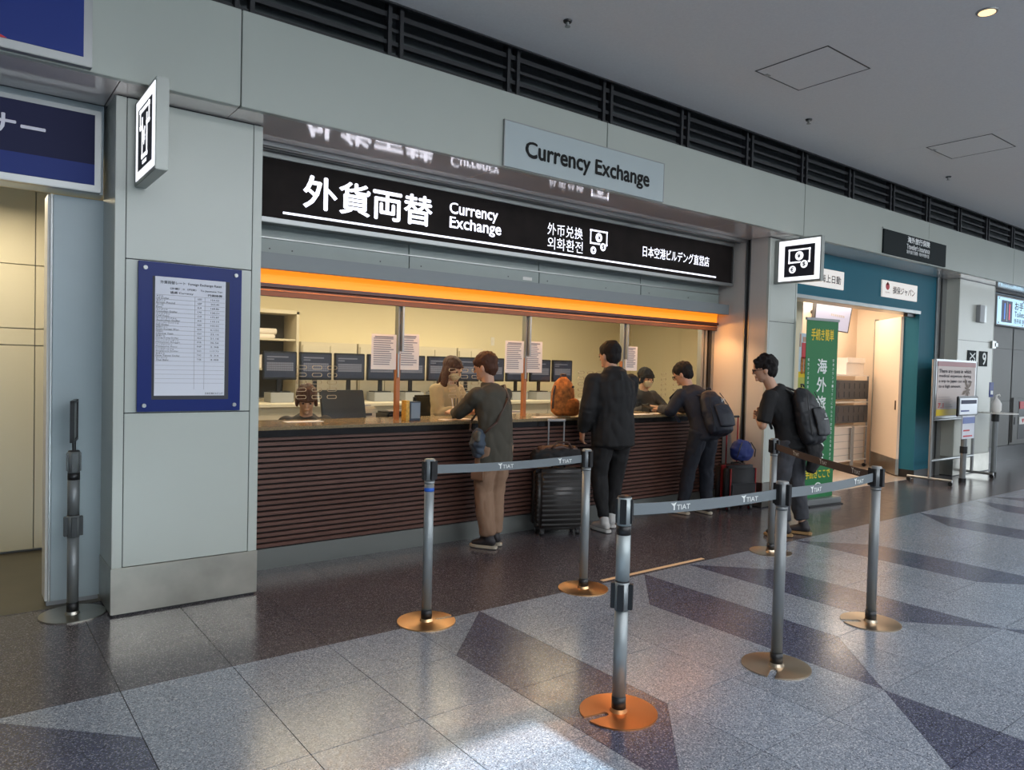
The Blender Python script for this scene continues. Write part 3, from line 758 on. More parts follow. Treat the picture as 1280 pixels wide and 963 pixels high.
# small round thing on the interior right + switch plate
t = thing('wall_speaker', 'small round dark speaker on the booth wall near the right jamb', 'speaker', (9.0, 8.68, 1.96))
a = at(874, 433, Y=8.65)
bm = bmesh.new(); cyl(bm, (a.x, 8.64, a.z), (a.x, 8.70, a.z), .05, .055, 20); obj('housing', bm, M_STEELD, t); bm = bmesh.new(); cyl(bm, (a.x, 8.635, a.z), (a.x, 8.64, a.z), .035, .035, 16); obj('grille', bm, M_BLACK, t)
a = at(616.5, 427, Y=8.68); t = thing('wall_plate', 'small pale switch plate on the booth back wall', 'switch', (a.x, 8.69, a.z))
bx('plate', (a.x - .03, a.x + .03, 8.69, 8.70, a.z - .06, a.z + .06), M_WHITE, t); bx('switch', (a.x - .01, a.x + .01, 8.685, 8.69, a.z - .02, a.z + .02), M_PAPER, t)

# ================================================================== SIGNS ON THE FASCIA
t = thing('fascia_sign', 'pale Currency Exchange sign panel with black lettering on the upper fascia', 'sign', (4.18, FY, 3.02))
bx('panel', (3.285, 5.065, FY - .02, FY, 3.025, 3.365), mat('pale_sign', (.40, .46, .47), .35), t, .002)
bx('top_rail', (3.28, 5.07, FY - .022, FY, 3.365, 3.372), M_ALU, t)
bx('side_rail', (3.278, 3.285, FY - .022, FY, 3.025, 3.372), M_ALU, t); bx('side_rail', (5.065, 5.072, FY - .022, FY, 3.025, 3.372), M_ALU, t)
a = at(653, 178, Y=FY); b = at(810, 208, Y=FY)
wtext('Currency Exchange', at(654.5, 190, Y=FY).x, at(809.5, 225, Y=FY).x, at(796, 236.6, Y=FY).z, at(656, 176.6, Y=FY).z, FY - .021, mat('sign_black', (.010, .010, .010), .6, spec=.2), t, .03, tall=True)
t = thing('insurance_sign', 'black Traveller\'s Insurance sign panel on the fascia', 'sign', (10.0, FY, 3.02))
bx('panel', (9.14, 10.91, FY - .02, FY, 3.035, 3.335), M_CHAR, t, .002)
bx('frame_rail', (9.12, 10.93, FY - .018, FY, 3.335, 3.352), M_FASC, t)
wtext('海外旅行保険', 9.76, 10.40, 3.235, 3.318, FY - .021, mat('sign_white', (.85, .87, .87), .5), t, .03)
wtext("Traveller's Insurance", 9.74, 10.40, 3.155, 3.222, FY - .021, mat('sign_white', (.85, .87, .87), .5), t, .02, tall=True)
wtext('海外旅行保険  해외여행보험', 9.74, 10.38, 3.095, 3.145, FY - .021, mat('sign_white', (.85, .87, .87), .5), t, .008)
# projecting box signs
def projecting(x, lab, icon):
    t = thing('projecting_sign', lab, 'sign', (x, PY, 2.5), group='projecting box signs')
    y0, y1, z0, z1 = 4.195, PY, 2.505, 2.985
    bx('housing', (x, x + .065, y0, y1, z0, z1), mat('sign_housing', (.33, .35, .33), .38, .4), t, .004)
    m = .045
    bx('lit_face', (x - .003, x, y0 + .012, y1 - .055, z0 + .02, z1 - .02), M_WBOX, t)
    ya, yb, za, zb = y0 + .07, y1 - .125, z0 + .062, z1 - .078
    bx('pictogram_field', (x - .005, x - .003, ya, yb, za, zb), M_NAVYP, t)
    w = yb - ya
    ax, ay = (0, -1, 0), (0, 0, 1)
    if icon == 'exchange':
        exchange_icon((x - .005, yb - w * .14, za + w * .12), ax, ay, w * .72, t, M_WBOX, M_NAVYP)
    else:
        def r(y0_, y1_, z0_, z1_, m_, d=.002): bx('cash_machine_symbol', (x - .005 - d, x - .005, yb - w * y1_, yb - w * y0_, za + w * z0_, za + w * z1_), m_, t)
        r(.15, .85, .86, .92, M_WBOX); r(.15, .21, .62, .92, M_WBOX); r(.79, .85, .62, .92, M_WBOX); r(.15, .36, .60, .66, M_WBOX); r(.64, .85, .60, .66, M_WBOX)
        r(.30, .36, .14, .78, M_WBOX); r(.64, .70, .14, .78, M_WBOX); r(.30, .70, .14, .20, M_WBOX); r(.36, .64, .05, .10, M_WBOX)
        text('¥', (x - .007, yb - w * .40, za + w * .32), ax, ay, w * .2, w * .28, M_WBOX, t, .03)
projecting(.835, 'projecting lit box sign with cash machine symbol above the rate board', 'atm')
projecting(7.27, 'projecting lit box sign with banknote and coins symbol between booth and insurance shop', 'exchange')

# ================================================================== EXCHANGE RATE BOARD
t = thing('rate_board', 'blue acrylic notice board with a printed exchange rate sheet on the left pillar', 'board', (1.15, PY, 1.2))
bx('blue_board', (.858, 1.449, PY - .022, PY - .006, 1.198, 2.083), M_NOTICE, t, .002)
bx('dark_mount', (.935, 1.375, PY - .0235, PY - .022, 1.27, 2.0), M_INK, t)
sh = bx('rate_sheet', (.948, 1.35, PY - .026, PY - .0235, 1.293, 2.0), M_PAPERW, t)
for x, z in ((.895, 2.045), (1.412, 2.045), (.895, 1.235), (1.412, 1.235)):
    bm = bmesh.new(); cyl(bm, (x, PY - .034, z), (x, PY - .006, z), .012, n=16); obj('fixing_stud', bm, M_ALU, t, .002)
yy = PY - .026
wtext('外貨両替レート  Foreign Exchange Rates', .975, 1.325, 1.955, 1.978, yy, M_INK, sh, .006)
wtext('（外貨）→（円貨）  To Japanese Yen', 1.03, 1.33, 1.925, 1.94, yy, M_INK, sh, .004)
wtext('通貨 Currency', 1.03, 1.16, 1.900, 1.917, yy, M_INK, sh, .006); wtext('円貨換算', 1.245, 1.33, 1.900, 1.915, yy, M_INK, sh, .006)
rows = [('US Dollar', 'USD', '154.52'), ('British Pound', 'GBP', '203.40'), ('Euro', 'EUR', '168.86'), ('Canadian Dollar', 'CAD', '120.51'), ('CHF Franc', 'CHF', '172.87'), ('Australian Dollar', 'AUD', '110.14'), ('NZ Dollar', 'NZD', '102.02'), ('South Korean Won', 'KRW', '0.1252'), ('Chinese Yuan', 'CNY', '22.16'), ('Hong Kong Dollar', 'HKD', '21.18'), ('Malaysian Ringgit', 'MYR', '36.56'), ('Philippine Peso', 'PHP', '2.98'), ('Singapore Dollar', 'SGD', '117.73'), ('New Taiwan Dollar', 'TWD', '5.34'), ('Thai Baht', 'THB', '4.88')]
jp = ['米ドル', '英ポンド', 'ユーロ', 'カナダドル', 'スイスフラン', 'オーストラリアドル', 'ニュージーランドドル', '韓国ウォン', '中国元', '香港ドル', 'マレーシアリンギット', 'フィリピンペソ', 'シンガポールドル', '台湾ドル', 'タイバーツ']
dz = .0262
for k in range(21):
    z = 1.893 - k * dz
    bx('rule_line', (.952, 1.345, yy - .001, yy, z - .0007, z + .0007), M_INKG, sh)
    if k < 15:
        n, c, v = rows[k]
        wtext(jp[k], .955, .955 + .0125 * len(jp[k]), z - .0125, z - .0025, yy, M_INK, sh)
        wtext(n, .955, .955 + .0078 * len(n), z - dz + .002, z - dz + .0115, yy, M_INK, sh)
        wtext(c, 1.185, 1.21, z - dz + .008, z - .008, yy, M_INK, sh); wtext(v, 1.262, 1.312, z - dz + .008, z - .008, yy, M_INK, sh)
for x in (1.17, 1.228): bx('rule_line', (x - .0007, x + .0007, yy - .001, yy, 1.33, 1.893), M_INKG, sh)
wtext('日本空港ビルデング', 1.235, 1.34, 1.30, 1.312, yy, M_INK, sh, .004)

# ================================================================== LEFT SIDE: blue signs and alcove
t = thing('upper_blue_sign', 'blue sign board with a red stroke on the fascia at the top left corner', 'sign', (-.6, FY, 3.04))
bx('frame', (-2.2, .575, FY - .05, FY, 3.025, 3.62), M_ALU, t, .003); bx('blue_face', (-2.1, .535, FY - .054, FY - .05, 3.07, 3.60), M_BLUESIGN, t)
bm = bmesh.new()
for q in (at(0, 41, Y=4.41), at(9, 47, Y=4.41), at(0, 46, Y=4.41), at(-30, 30, Y=4.41), at(-30, 22, Y=4.41)): pass
a, b, c, d = at(-14, 34, Y=4.42), at(9, 47.5, Y=4.42), at(0, 46, Y=4.42), at(-14, 43, Y=4.42)
bm.faces.new([bm.verts.new(p) for p in (a, b, c, d)]); o = obj('red_stroke', bm, M_RED, t)
t = thing('lower_blue_sign', 'dark navy sign board with pale katakana above the alcove', 'sign', (-.6, 5.0, 2.5))
bx('frame', (-2.2, .70, 4.99, 5.05, 2.49, 2.97), M_ALU, t, .004); bx('navy_face', (-2.2, .665, 4.984, 4.99, 2.65, 2.94), M_NAVYSIGN, t); bx('blue_strip', (-2.2, .665, 4.984, 4.99, 2.53, 2.65), M_BLUESIGN, t)
a = at(-40, 180, Y=4.984); b = at(57, 152, Y=4.984)
wtext('ナー', at(-14, 160, Y=4.984).x, at(57, 175, Y=4.984).x, 2.735, 2.855, 4.984, M_SILV, t, .02)
s = struct('wall_left')
bx('alcove_lintel', (-4.2, .72, 5.05, 5.2, 2.49, 3.02), M_BLUEPANEL, s)
bm = bmesh.new(); box(bm, .475, .742, 5.15, 5.19, .03, 2.475); obj('alcove_side_panel', bm, M_BLUEPANEL, s, .003)
bx('corner_strip', (.462, .472, 5.145, 5.17, .03, 2.475), M_ALU, s); bx('jamb_face', (.448, .475, 5.17, 5.35, .03, 2.475), M_WHITE, s)
bx('panel_foot', (.455, .73, 5.16, 5.2, 0, .03), M_GREYP, s)
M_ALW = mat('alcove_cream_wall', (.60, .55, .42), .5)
zj = [at(30, y, Y=6.65).z for y in (688, 432, 411, 331)]
xj = at(43, 500, Y=6.65).x
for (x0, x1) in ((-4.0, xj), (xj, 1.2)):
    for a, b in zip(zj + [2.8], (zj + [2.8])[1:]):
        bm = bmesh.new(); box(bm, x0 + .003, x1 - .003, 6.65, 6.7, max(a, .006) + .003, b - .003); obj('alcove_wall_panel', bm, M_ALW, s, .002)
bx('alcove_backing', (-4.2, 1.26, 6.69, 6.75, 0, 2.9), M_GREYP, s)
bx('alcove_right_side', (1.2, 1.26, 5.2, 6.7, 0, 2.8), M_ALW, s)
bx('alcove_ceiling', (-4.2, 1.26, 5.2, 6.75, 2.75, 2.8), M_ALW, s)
bx('hall_end', (-4.3, -4.2, -6.2, 7, 0, 4.2), mat('hall_wall', (.3, .32, .33), .7), s)
bx('lock', (.452, .456, 5.20, 5.22, 1.0, 1.03), M_BLACK, s)

# ================================================================== INSURANCE SHOP
s = struct('door_1')
TY = 4.95; OX = 11.33
bx('teal_header', (7.76, OX, TY, TY + .25, 2.48, SOF), M_TEAL, s)
bx('teal_column', (OX, 11.83, TY, TY + .22, .12, SOF), M_TEAL, s); bx('teal_jamb_face', (OX - .012, OX, TY, TY + .22, .12, 2.48), M_TEALL, s)
bx('column_foot', (OX, 11.83, TY - .004, TY + .22, 0, .12), M_BLACK, s)
bx('header_trim', (7.76, OX, TY - .012, TY + .02, 2.43, 2.485), M_STEELD, s)
bx('header_edge', (7.76, OX, TY - .016, TY - .012, 2.475, 2.485), M_TEALL, s)
bx('header_soffit', (7.76, OX, TY, TY + .25, 2.43, 2.45), M_STEELD, s)
bx('frame_strip', (11.83, 11.93, TY - .02, TY + .05, 0, SOF), M_ALU, s); bx('shutter_guide', (11.93, 12.0, TY + .02, TY + .06, 0, SOF), M_BLACK, s)
bx('guide_strip', (12.0, 12.15, TY - .02, TY + .2, 0, SOF), M_ALU, s)
s = struct('wall_shop')
bx('shop_left_wall', (9.31, 9.35, 5.65, 6.6, 0, 3.0), M_PEACH, s)
bx('shop_partition', (7.75, 9.35, 5.63, 5.67, 0, 3.0), M_PEACH, s)
bx('shop_inner_wall', (9.35, 12.35, 6.42, 6.47, 0, 3.0), M_PEACH, s)
bx('shop_right_wall', (12.35, 12.4, 5.2, 6.47, 0, 3.0), M_PEACH, s)
bx('shop_front_return', (11.6, 12.4, 5.17, 5.2, 0, 3.0), M_PEACH, s)
bx('shop_ceiling', (7.7, 12.4, 5.0, 6.5, 2.8, 2.85), M_PEACH, s)
# door leaf, swung inward
a = V((11.30, 5.16, 0)); b = V((12.08, 5.93, 0)); d = (b - a).normalized(); nrm = V((-d.y, d.x, 0))
def leafbox(bm, u0, u1, z0, z1, w0, w1):
    vs = []
    for z in (z0, z1):
        for w in (w0, w1):
            for u in (u0, u1): vs.append(bm.verts.new(a + d * u + nrm * w + V((0, 0, z))))
    for f in ((0, 2, 3, 1), (4, 5, 7, 6), (0, 1, 5, 4), (2, 6, 7, 3), (0, 4, 6, 2), (1, 3, 7, 5)): bm.faces.new([vs[i] for i in f])
LL = (b - a).length
door = struct('door_2')
bm = bmesh.new(); leafbox(bm, 0, LL, .26, 2.40, 0, .04); obj('leaf', bm, M_PEACH, door, .003)
bm = bmesh.new(); leafbox(bm, 0, LL, .02, .26, -.003, .043); obj('kick_plate', bm, M_STEEL, door, .002)
bm = bmesh.new(); leafbox(bm, .08, .11, 1.0, 1.14, .04, .05); obj('pull', bm, M_BROWNB, door)
bm = bmesh.new(); leafbox(bm, LL, LL + .012, .0, 2.43, -.01, .05); obj('edge_strip', bm, M_STEELD, door)
bx('door_closer', (11.05, 11.3, 5.0, 5.06, 2.385, 2.43), M_BLACK, door)
# small white name boards on the teal header
for x0, x1, s_, lab, u in ((8.05, 9.11, '東京海上日動', 'white name board on the teal header, partly hidden by the projecting sign', 8.30), (10.125, 11.168, '損保ジャパン', 'white name board with a red mark on the teal header, right of the other', 10.42)):
    t = thing('name_board', lab, 'sign', ((x0 + x1) / 2, TY, 2.6), group='white name boards on the teal header')
    bx('board', (x0, x1, TY - .02, TY, 2.60, 2.83), mat('lit_name_board', (.75, .72, .68), .5, em=(.9, .82, .75), es=.35), t, .003)
    wtext(s_, (u if x0 < 9 else u), x1 - .08, 2.66, 2.765, TY - .02, M_INK, t, .012)
    if x0 > 9:
        bm = bmesh.new()
        bm.faces.new([bm.verts.new((10.27 + .055 * math.cos(q * math.pi / 10), TY - .022, 2.75 + .05 * math.sin(q * math.pi / 10))) for q in range(20)]); obj('red_mark', bm, M_RED, t)
        bm = bmesh.new(); bm.faces.new([bm.verts.new(p) for p in ((10.225, TY - .022, 2.77), (10.31, TY - .022, 2.77), (10.27, TY - .022, 2.815))]); obj('red_mark_tip', bm, M_RED, t)
        wtext('SOMPO', 10.2, 10.34, 2.655, 2.675, TY - .02, M_INKG, t)
# TV
t = thing('wall_screen', 'tilted screen hanging inside the insurance shop behind the green banner', 'screen', (10.9, 6.0, 2.2))
P = [at(1030, 378, Y=6.0), at(1067, 383, Y=6.0), at(1052, 417, Y=6.0), at(1023, 410, Y=6.0)]
bm = bmesh.new(); TVN = V((-.15, -1, -.1)).normalized()
tl, tr, br, bl = V((10.5, 6.12, 2.66)), V((11.35, 5.98, 2.62)), V((11.12, 5.92, 2.16)), V((10.36, 6.06, 2.22))
F = [bm.verts.new(p) for p in (tl, tr, br, bl)]; B = [bm.verts.new(p - TVN * .05) for p in (tl, tr, br, bl)]
bm.faces.new(F); bm.faces.new(B[::-1])
for i in range(4): bm.faces.new((F[i], F[(i + 1) % 4], B[(i + 1) % 4], B[i]))
obj('casing', bm, M_MON, t)
cc = (tl + tr + br + bl) / 4
bm = bmesh.new(); bm.faces.new([bm.verts.new(cc + (p - cc) * .94 + TVN * .004) for p in (tl, tr, br, bl)]); obj('screen_face', bm, mat('tv_face', (.2, .2, .25), .3, em=(.30, .31, .42), es=.8), t)
ax = (br - bl).normalized(); ay = (tl - bl); ay = (ay - ax * ay.dot(ax)).normalized()
bm = bmesh.new(); c0 = cc - ax * .05 + TVN * .008
for k in range(7):
    bm.faces.new([bm.verts.new(c0 + ax * (k * .045 + dx) + ay * dy) for dx, dy in ((0, 0), (.034, 0), (.034, .035), (0, .035))])
obj('blurred_caption', bm, M_INKG, t)['kind'] = 'stuff'
bm = bmesh.new(); cyl(bm, (10.9, 6.15, 2.5), (10.9, 6.42, 2.5), .03); obj('wall_bracket', bm, M_BLACK, t)
# poster
t = thing('wall_poster', 'small bright poster of a waving figure on the shop wall left of the green banner', 'poster', (8.9, 5.6, 1.7))
a0 = at(996, 416, Y=5.6); b0 = at(1015, 490, Y=5.6)
bx('sheet', (a0.x, b0.x + .05, 5.605, 5.612, b0.z, a0.z), mat('poster_sky', (.55, .66, .72), .6), t)
bx('grass', (a0.x, b0.x + .05, 5.602, 5.605, b0.z, b0.z + .2), mat('poster_grass', (.45, .48, .10), .6), t)
bx('yellow_band', (a0.x, b0.x + .05, 5.602, 5.605, b0.z + .2, b0.z + .28), M_YEL, t)
for nm, x, dx, z0, z1, m in (('figure_leg', .16, .03, .25, .48, M_OPACK), ('figure_leg', .24, .03, .25, .48, M_OPACK), ('figure_body', .2, .06, .46, .68, M_RED), ('figure_head', .2, .035, .69, .76, M_SKIN), ('figure_arm', .10, .015, .62, .80, M_SKIN)):
    bx(nm, (a0.x + x - dx, a0.x + x + dx, 5.598, 5.602, b0.z + z0, b0.z + z1), m, t)
# shelf rack on casters with grey trays
t = thing('brochure_rack', 'white wheeled rack with two dark grey plastic tray panels inside the shop', 'rack', (11.2, 6.0, 0))
x0, x1 = 10.95, 12.05; y = 6.02
x1 = 12.0
for x in (x0, x1): 
    bm = bmesh.new(); cyl(bm, (x, y, .06), (x, y, 1.50), .014, n=10); obj('upright', bm, M_GREYP, t)
for z in (1.49, 1.06, .66, .12): bx('shelf_bar', (x0, x1, y - .02, y + .25, z, z + .02), M_PAPER, t)
for z0, z1 in ((1.12, 1.42), (.74, 1.02)):
    tr_ = bx('tray_panel', (x0 + .03, x1 - .03, y - .03, y + .02, z0, z1), M_CRATE, t, .006)
    for k in range(6):
        for r in range(2): bx('tray_rib', (x0 + .08 + k * .16, x0 + .19 + k * .16, y - .038, y - .03, z0 + .03 + r * .14, z0 + .12 + r * .14), M_CRATE, tr_, .003)
bx('back_sheet', (x0 + .02, x1 - .02, y + .03, y + .05, .14, .66), M_PAPER, t)
for k in range(4): bx('wire', (x0, x1, y - .01, y, .22 + k * .11, .225 + k * .11), M_GREYP, t)
bx('centre_post', (11.5, 11.56, y - .03, y + .0, .05, .68), M_GREYP, t)
for x in (x0 + .03, x1 - .03):
    bm = bmesh.new(); cyl(bm, (x - .012, y, .03), (x + .012, y, .03), .03, n=14); obj('caster', bm, M_BLACK, t)
t = thing('white_carton', 'white carton standing on top of the wheeled rack', 'box', (11.5, 6.1, 1.51))
bx('carton', (11.3, 11.85, 6.02, 6.25, 1.512, 1.78), M_PAPER, t, .004); bx('flap', (11.3, 11.85, 6.0, 6.02, 1.70, 1.785), M_PAPER, t, .003)

# green roll-up banner
a = V((7.72, 4.60, 0)); b = V((8.29, 4.54, 0)); d = (b - a).normalized(); nrm = V((d.y, -d.x, 0)); LL = (b - a).length
t = thing('roll_up_banner', 'tall green roll-up banner with white vertical Japanese lettering at the shop entrance', 'banner', (a + b) / 2)
def brect(bm, u0, u1, z0, z1, w0, w1):
    vs = []
    for z in (z0, z1):
        for w in (w0, w1):
            for u in (u0, u1): vs.append(bm.verts.new(a + d * u + nrm * w + V((0, 0, z))))
    for f in ((0, 2, 3, 1), (4, 5, 7, 6), (0, 1, 5, 4), (2, 6, 7, 3), (0, 4, 6, 2), (1, 3, 7, 5)): bm.faces.new([vs[i] for i in f])
bm = bmesh.new(); brect(bm, 0, LL, .08, 2.14, 0, .006)
obj('banner_sheet', bm, M_GREEN, t)
bm = bmesh.new(); brect(bm, -.01, LL + .01, 2.13, 2.16, -.01, .016); obj('top_rail', bm, M_ALU, t)
bm = bmesh.new(); brect(bm, -.05, LL + .05, .012, .08, -.06, .10); obj('base_cassette', bm, M_ALU, t, .01)
bm = bmesh.new(); brect(bm, -.02, LL + .02, 0, .012, -.10, .14); obj('foot', bm, M_BLACK, t)
def btext(s_, u, z0, w, h, m, bold=0): text(s_, a + d * u + nrm * .006 + V((0, 0, z0)), d, (0, 0, 1), w, h, m, t, bold)
btext('手続き簡単', .08, 1.90, LL - .16, .14, M_YEL, .02)
for k, ch in enumerate('海外旅行保険'): btext(ch, LL * .36, 1.52 - k * .215, .18, .175, M_WPRINT, .02)
for k in range(20): btext('病気ケガ事故携行品損害賠償責任救援者費用'[k], .035, 1.66 - k * .052, .028, .034, M_WPRINT)
for k in range(26): btext('空港カウンターですぐに申込みできる安心の海外旅行保険です'[k], LL - .085, 1.66 - k * .05, .028, .034, M_WPRINT)
btext('手続きここで', .06, .30, LL - .12, .11, M_YEL, .02)
bm = bmesh.new()
for q in range(24):
    pass
vsr = []
for r_ in (.055, .072):
    vsr.append([bm.verts.new(a + d * (LL * .52 + r_ * math.cos(q * math.pi / 12)) + nrm * .008 + V((0, 0, .19 + r_ * .9 * math.sin(q * math.pi / 12)))) for q in range(24)])
for q in range(24): bm.faces.new((vsr[0][q], vsr[0][(q + 1) % 24], vsr[1][(q + 1) % 24], vsr[1][q]))
obj('round_emblem', bm, M_WPRINT, t)

# ================================================================== RIGHT PIER, TOILETS SIGN, CORRIDOR
t = thing('wall_box', 'small grey vertical box fixed on the right pier', 'box', (12.95, PY, 2.4)); bx('cover', (12.78, 12.96, PY - .06, PY, 2.39, 2.66), M_GREYP, t, .006); bx('side_cap', (12.96, 13.06, PY - .05, PY, 2.39, 2.66), M_STEELD, t, .004)
for k, (x0, x1, s_) in enumerate(((12.52, 12.83, 'EXIT'), (12.97, 13.28, '%'))):
    t = thing('dark_plate', ['dark plate with vertical lettering on the right pier, left of the pair', 'dark plate with a looped white mark on the right pier, right of the pair'][k], 'sign', (x0, PY, 1.75), group='dark plates on the right pier')
    bx('plate', (x0, x1, PY - .01, PY, 1.70, 1.94), M_CHAR, t)
    if k == 0: text('EX', (x0 + .26, PY - .012, 1.73), (0, 0, 1), (-1, 0, 0), .18, .2, M_WPRINT, t, .02)
    else: wtext('9', x0 + .10, x1 - .06, 1.72, 1.92, PY - .01, M_WPRINT, t, .02)
t = thing('latch_box', 'small metal latch on the right edge of the right pier', 'latch', (13.5, PY, 2.0)); bx('latch_body', (13.40, 13.56, PY - .03, PY, 2.0, 2.12), M_STEELD, t, .004); bx('latch_bolt', (13.52, 13.6, PY - .04, PY - .03, 2.03, 2.09), M_ALU, t)
s = struct('wall_right')
M_COR = mat('corridor_wall', (.13, .128, .118), .55)
for (z0, z1) in ((.28, 1.1), (1.1, 2.05), (2.05, 3.02)):
    for x in (13.56, 15.5, 17.5, 19.5, 21.5):
        bm = bmesh.new(); box(bm, x + .004, min(x + 2, 24) - .004, 5.13, 5.17, z0 + .004, z1 - .004); obj('wall_panel', bm, M_COR, s, .002)
bx('wall_backing', (13.5, 24.2, 5.16, 5.2, 0, 3.02), M_BLACK, s); bx('kick_plate', (13.5, 24.2, 5.12, 5.16, 0, .28), mat('dark_kick', (.06, .06, .062), .3, .6), s)
bx('far_end_wall', (24.2, 24.3, -6.2, 5.2, 0, 4.2), mat('hall_wall', (.3, .32, .33), .7), s)
t = thing('toilets_sign', 'pale blue lit toilets sign board at the right edge', 'sign', (15.3, 4.98, 2.5))
bx('housing', (14.3, 16.9, 4.99, 5.12, 2.44, 2.95), M_GREYP, t); bx('lit_face', (14.32, 16.88, 4.985, 4.99, 2.46, 2.93), M_LBLUE, t)
bx('pictogram_field', (14.50, 14.98, 4.981, 4.985, 2.50, 2.88), mat('navy_print', (.01, .02, .10), .5), t)
bx('man_symbol', (14.61, 14.65, 4.978, 4.981, 2.55, 2.83), mat('blue_symbol', (.05, .2, .7), .5, em=(.1, .3, .9), es=.5), t); bx('divider', (14.73, 14.75, 4.978, 4.981, 2.52, 2.86), M_WPRINT, t); bx('woman_symbol', (14.83, 14.87, 4.978, 4.981, 2.55, 2.83), mat('red_symbol', (.7, .05, .1), .5, em=(.9, .1, .2), es=.5), t)
wtext('お手洗', 15.10, 15.75, 2.74, 2.89, 4.985, M_INK, t, .015); wtext('Toilets', 15.10, 15.60, 2.62, 2.72, 4.985, M_INK, t, .01); wtext('洗手间 화장실', 15.08, 15.78, 2.50, 2.59, 4.985, M_INK, t, .01)
bx('second_pictogram', (15.95, 16.3, 4.981, 4.985, 2.50, 2.88), M_NAVYP, t)
for x in (14.38, 15.5, 16.8):
    for z in (2.485, 2.905):
        bm = bmesh.new(); cyl(bm, (x, 4.975, z), (x, 4.985, z), .016, n=12); obj('fixing_stud', bm, M_STEELD, t)
t = thing('extinguisher_cabinet', 'recessed cabinet with red labels in the corridor wall at the right edge', 'cabinet', (16.2, 5.12, .3))
bx('frame', (15.6, 17.2, 5.10, 5.13, .33, 1.16), M_COR, t, .004); bx('opening', (15.85, 17.0, 5.095, 5.10, .38, 1.10), M_BLACK, t); bx('red_label', (15.88, 16.9, 5.085, 5.095, .95, 1.09), M_RED, t); bx('red_label', (15.88, 16.9, 5.085, 5.095, .66, .80), M_WHITE, t)
bm = bmesh.new(); bm.faces.new([bm.verts.new((16.05 + .06 * math.sin(q) ** 3 * 1.0, 5.083, .73 + .05 * (13 * math.cos(q) - 5 * math.cos(2 * q) - 2 * math.cos(3 * q) - math.cos(4 * q)) / 16)) for q in [k * math.pi / 12 for k in range(24)]]); obj('heart_mark', bm, M_RED, t)
bx('latch', (15.66, 15.70, 5.09, 5.10, .66, .80), M_BLACK, t)

# ---- poster stand on casters
t = thing('poster_stand', 'aluminium poster stand on casters with a medical expense poster', 'stand', (11.75, 4.58, 0))
y = 4.60; xl, xr = 11.02, 12.47
def bar(p, q, r, nm, m=M_ALU): bm = bmesh.new(); cyl(bm, p, q, r, n=12); return obj(nm, bm, m, t)
for x in (xl, xr):
    bar((x, y, .07), (x, y, 1.76), .022, 'upright'); bar((x, y - .30, .07), (x, y + .30, .07), .02, 'foot_bar')
    for yy2 in (y - .28, y + .28):
        bm = bmesh.new(); cyl(bm, (x - .015, yy2, .03), (x + .015, yy2, .03), .03, n=14); obj('caster', bm, M_BLACK, t)
bar((xl, y, .32), (xr, y, .32), .022, 'cross_bar'); bar((xl, y, .90), (xr, y, .90), .015, 'cross_bar')
bx('poster_frame', (xl + .03, xr - .03, y - .02, y + .01, .92, 1.77), M_ALU, t, .004)
po = bx('poster', (xl + .07, xr - .07, y - .024, y - .02, .95, 1.74), mat('poster_pink', (.50, .40, .36), .5), t)
bx('red_header', (xl + .07, xr - .07, y - .027, y - .024, 1.67, 1.74), mat('poster_red', (.32, .12, .12), .5), po)
for k, s_ in enumerate(('There are cases in which', 'medical expenses during', 'a trip to Japan can add up', 'to a high amount.')): wtext(s_, xl + .12, xl + .12 + (1.1 if k < 3 else .75), 1.575 - k * .075, 1.63 - k * .075, y - .024, M_INK, po, .02)
bm = bmesh.new()
for k in range(9):
    ang = k * 2 * math.pi / 9; rr = .07 + .06 * (k % 2); c = V((12.12, y - .027, 1.33))
    bm.faces.new([bm.verts.new(c + V((dx, -.0004 * k, dz))) for dx, dz in ((0, 0), (rr * math.cos(ang - .22), rr * math.sin(ang - .22)), (rr * 1.6 * math.cos(ang), rr * 1.6 * math.sin(ang)), (rr * math.cos(ang + .22), rr * math.sin(ang + .22)))])
obj('leaf_drawing', bm, mat('drawing_brown', (.16, .11, .07), .6), po)
for k in range(6): bx('text_line', (xl + .12, xl + .5 + .05 * (k % 3), y - .026, y - .024, 1.22 - k * .028, 1.228 - k * .028), M_INKG, po)
bx('red_box', (12.0, 12.35, y - .027, y - .024, 1.02, 1.20), M_RED, po)
bx('yellow_band', (xl + .07, xr - .07, y - .026, y - .024, .96, 1.05), M_YEL, po)
wtext('7.1', xl + .12, xl + .3, 1.07, 1.14, y - .024, M_RED, po, .02)
# ---- sign holder on a belt post in front of the poster
def sanit():
    pass
t = thing('sign_post', 'post with a black framed notice and a leaflet hanging, before the poster stand', 'stand', (11.75, 4.42, 0))
bx('frame', (11.25, 11.93, 4.35, 4.38, .96, 1.25), M_BLACK, t, .01); bx('notice_sheet', (11.29, 11.89, 4.345, 4.35, .99, 1.22), M_TABL, t); bx('blue_heading', (11.33, 11.85, 4.34, 4.345, 1.14, 1.195), M_NAVYSIGN, t); bx('blue_line', (11.33, 11.6, 4.34, 4.345, 1.03, 1.05), M_BLUESIGN, t)
bx('leaflet', (11.36, 11.78, 4.33, 4.34, .64, .97), M_PAPERW, t); bx('leaflet_heading', (11.37, 11.77, 4.325, 4.33, .86, .95), mat('leaflet_blue', (.10, .15, .4), .5), t); bx('leaflet_line', (11.4, 11.6, 4.325, 4.33, .75, .77), M_RED, t); bx('leaflet_line', (11.4, 11.7, 4.325, 4.33, .67, .69), M_RED, t)
bm = bmesh.new(); cyl(bm, (11.62, 4.40, .05), (11.62, 4.40, .96), .04, n=18); obj('post', bm, M_POSTD, t)
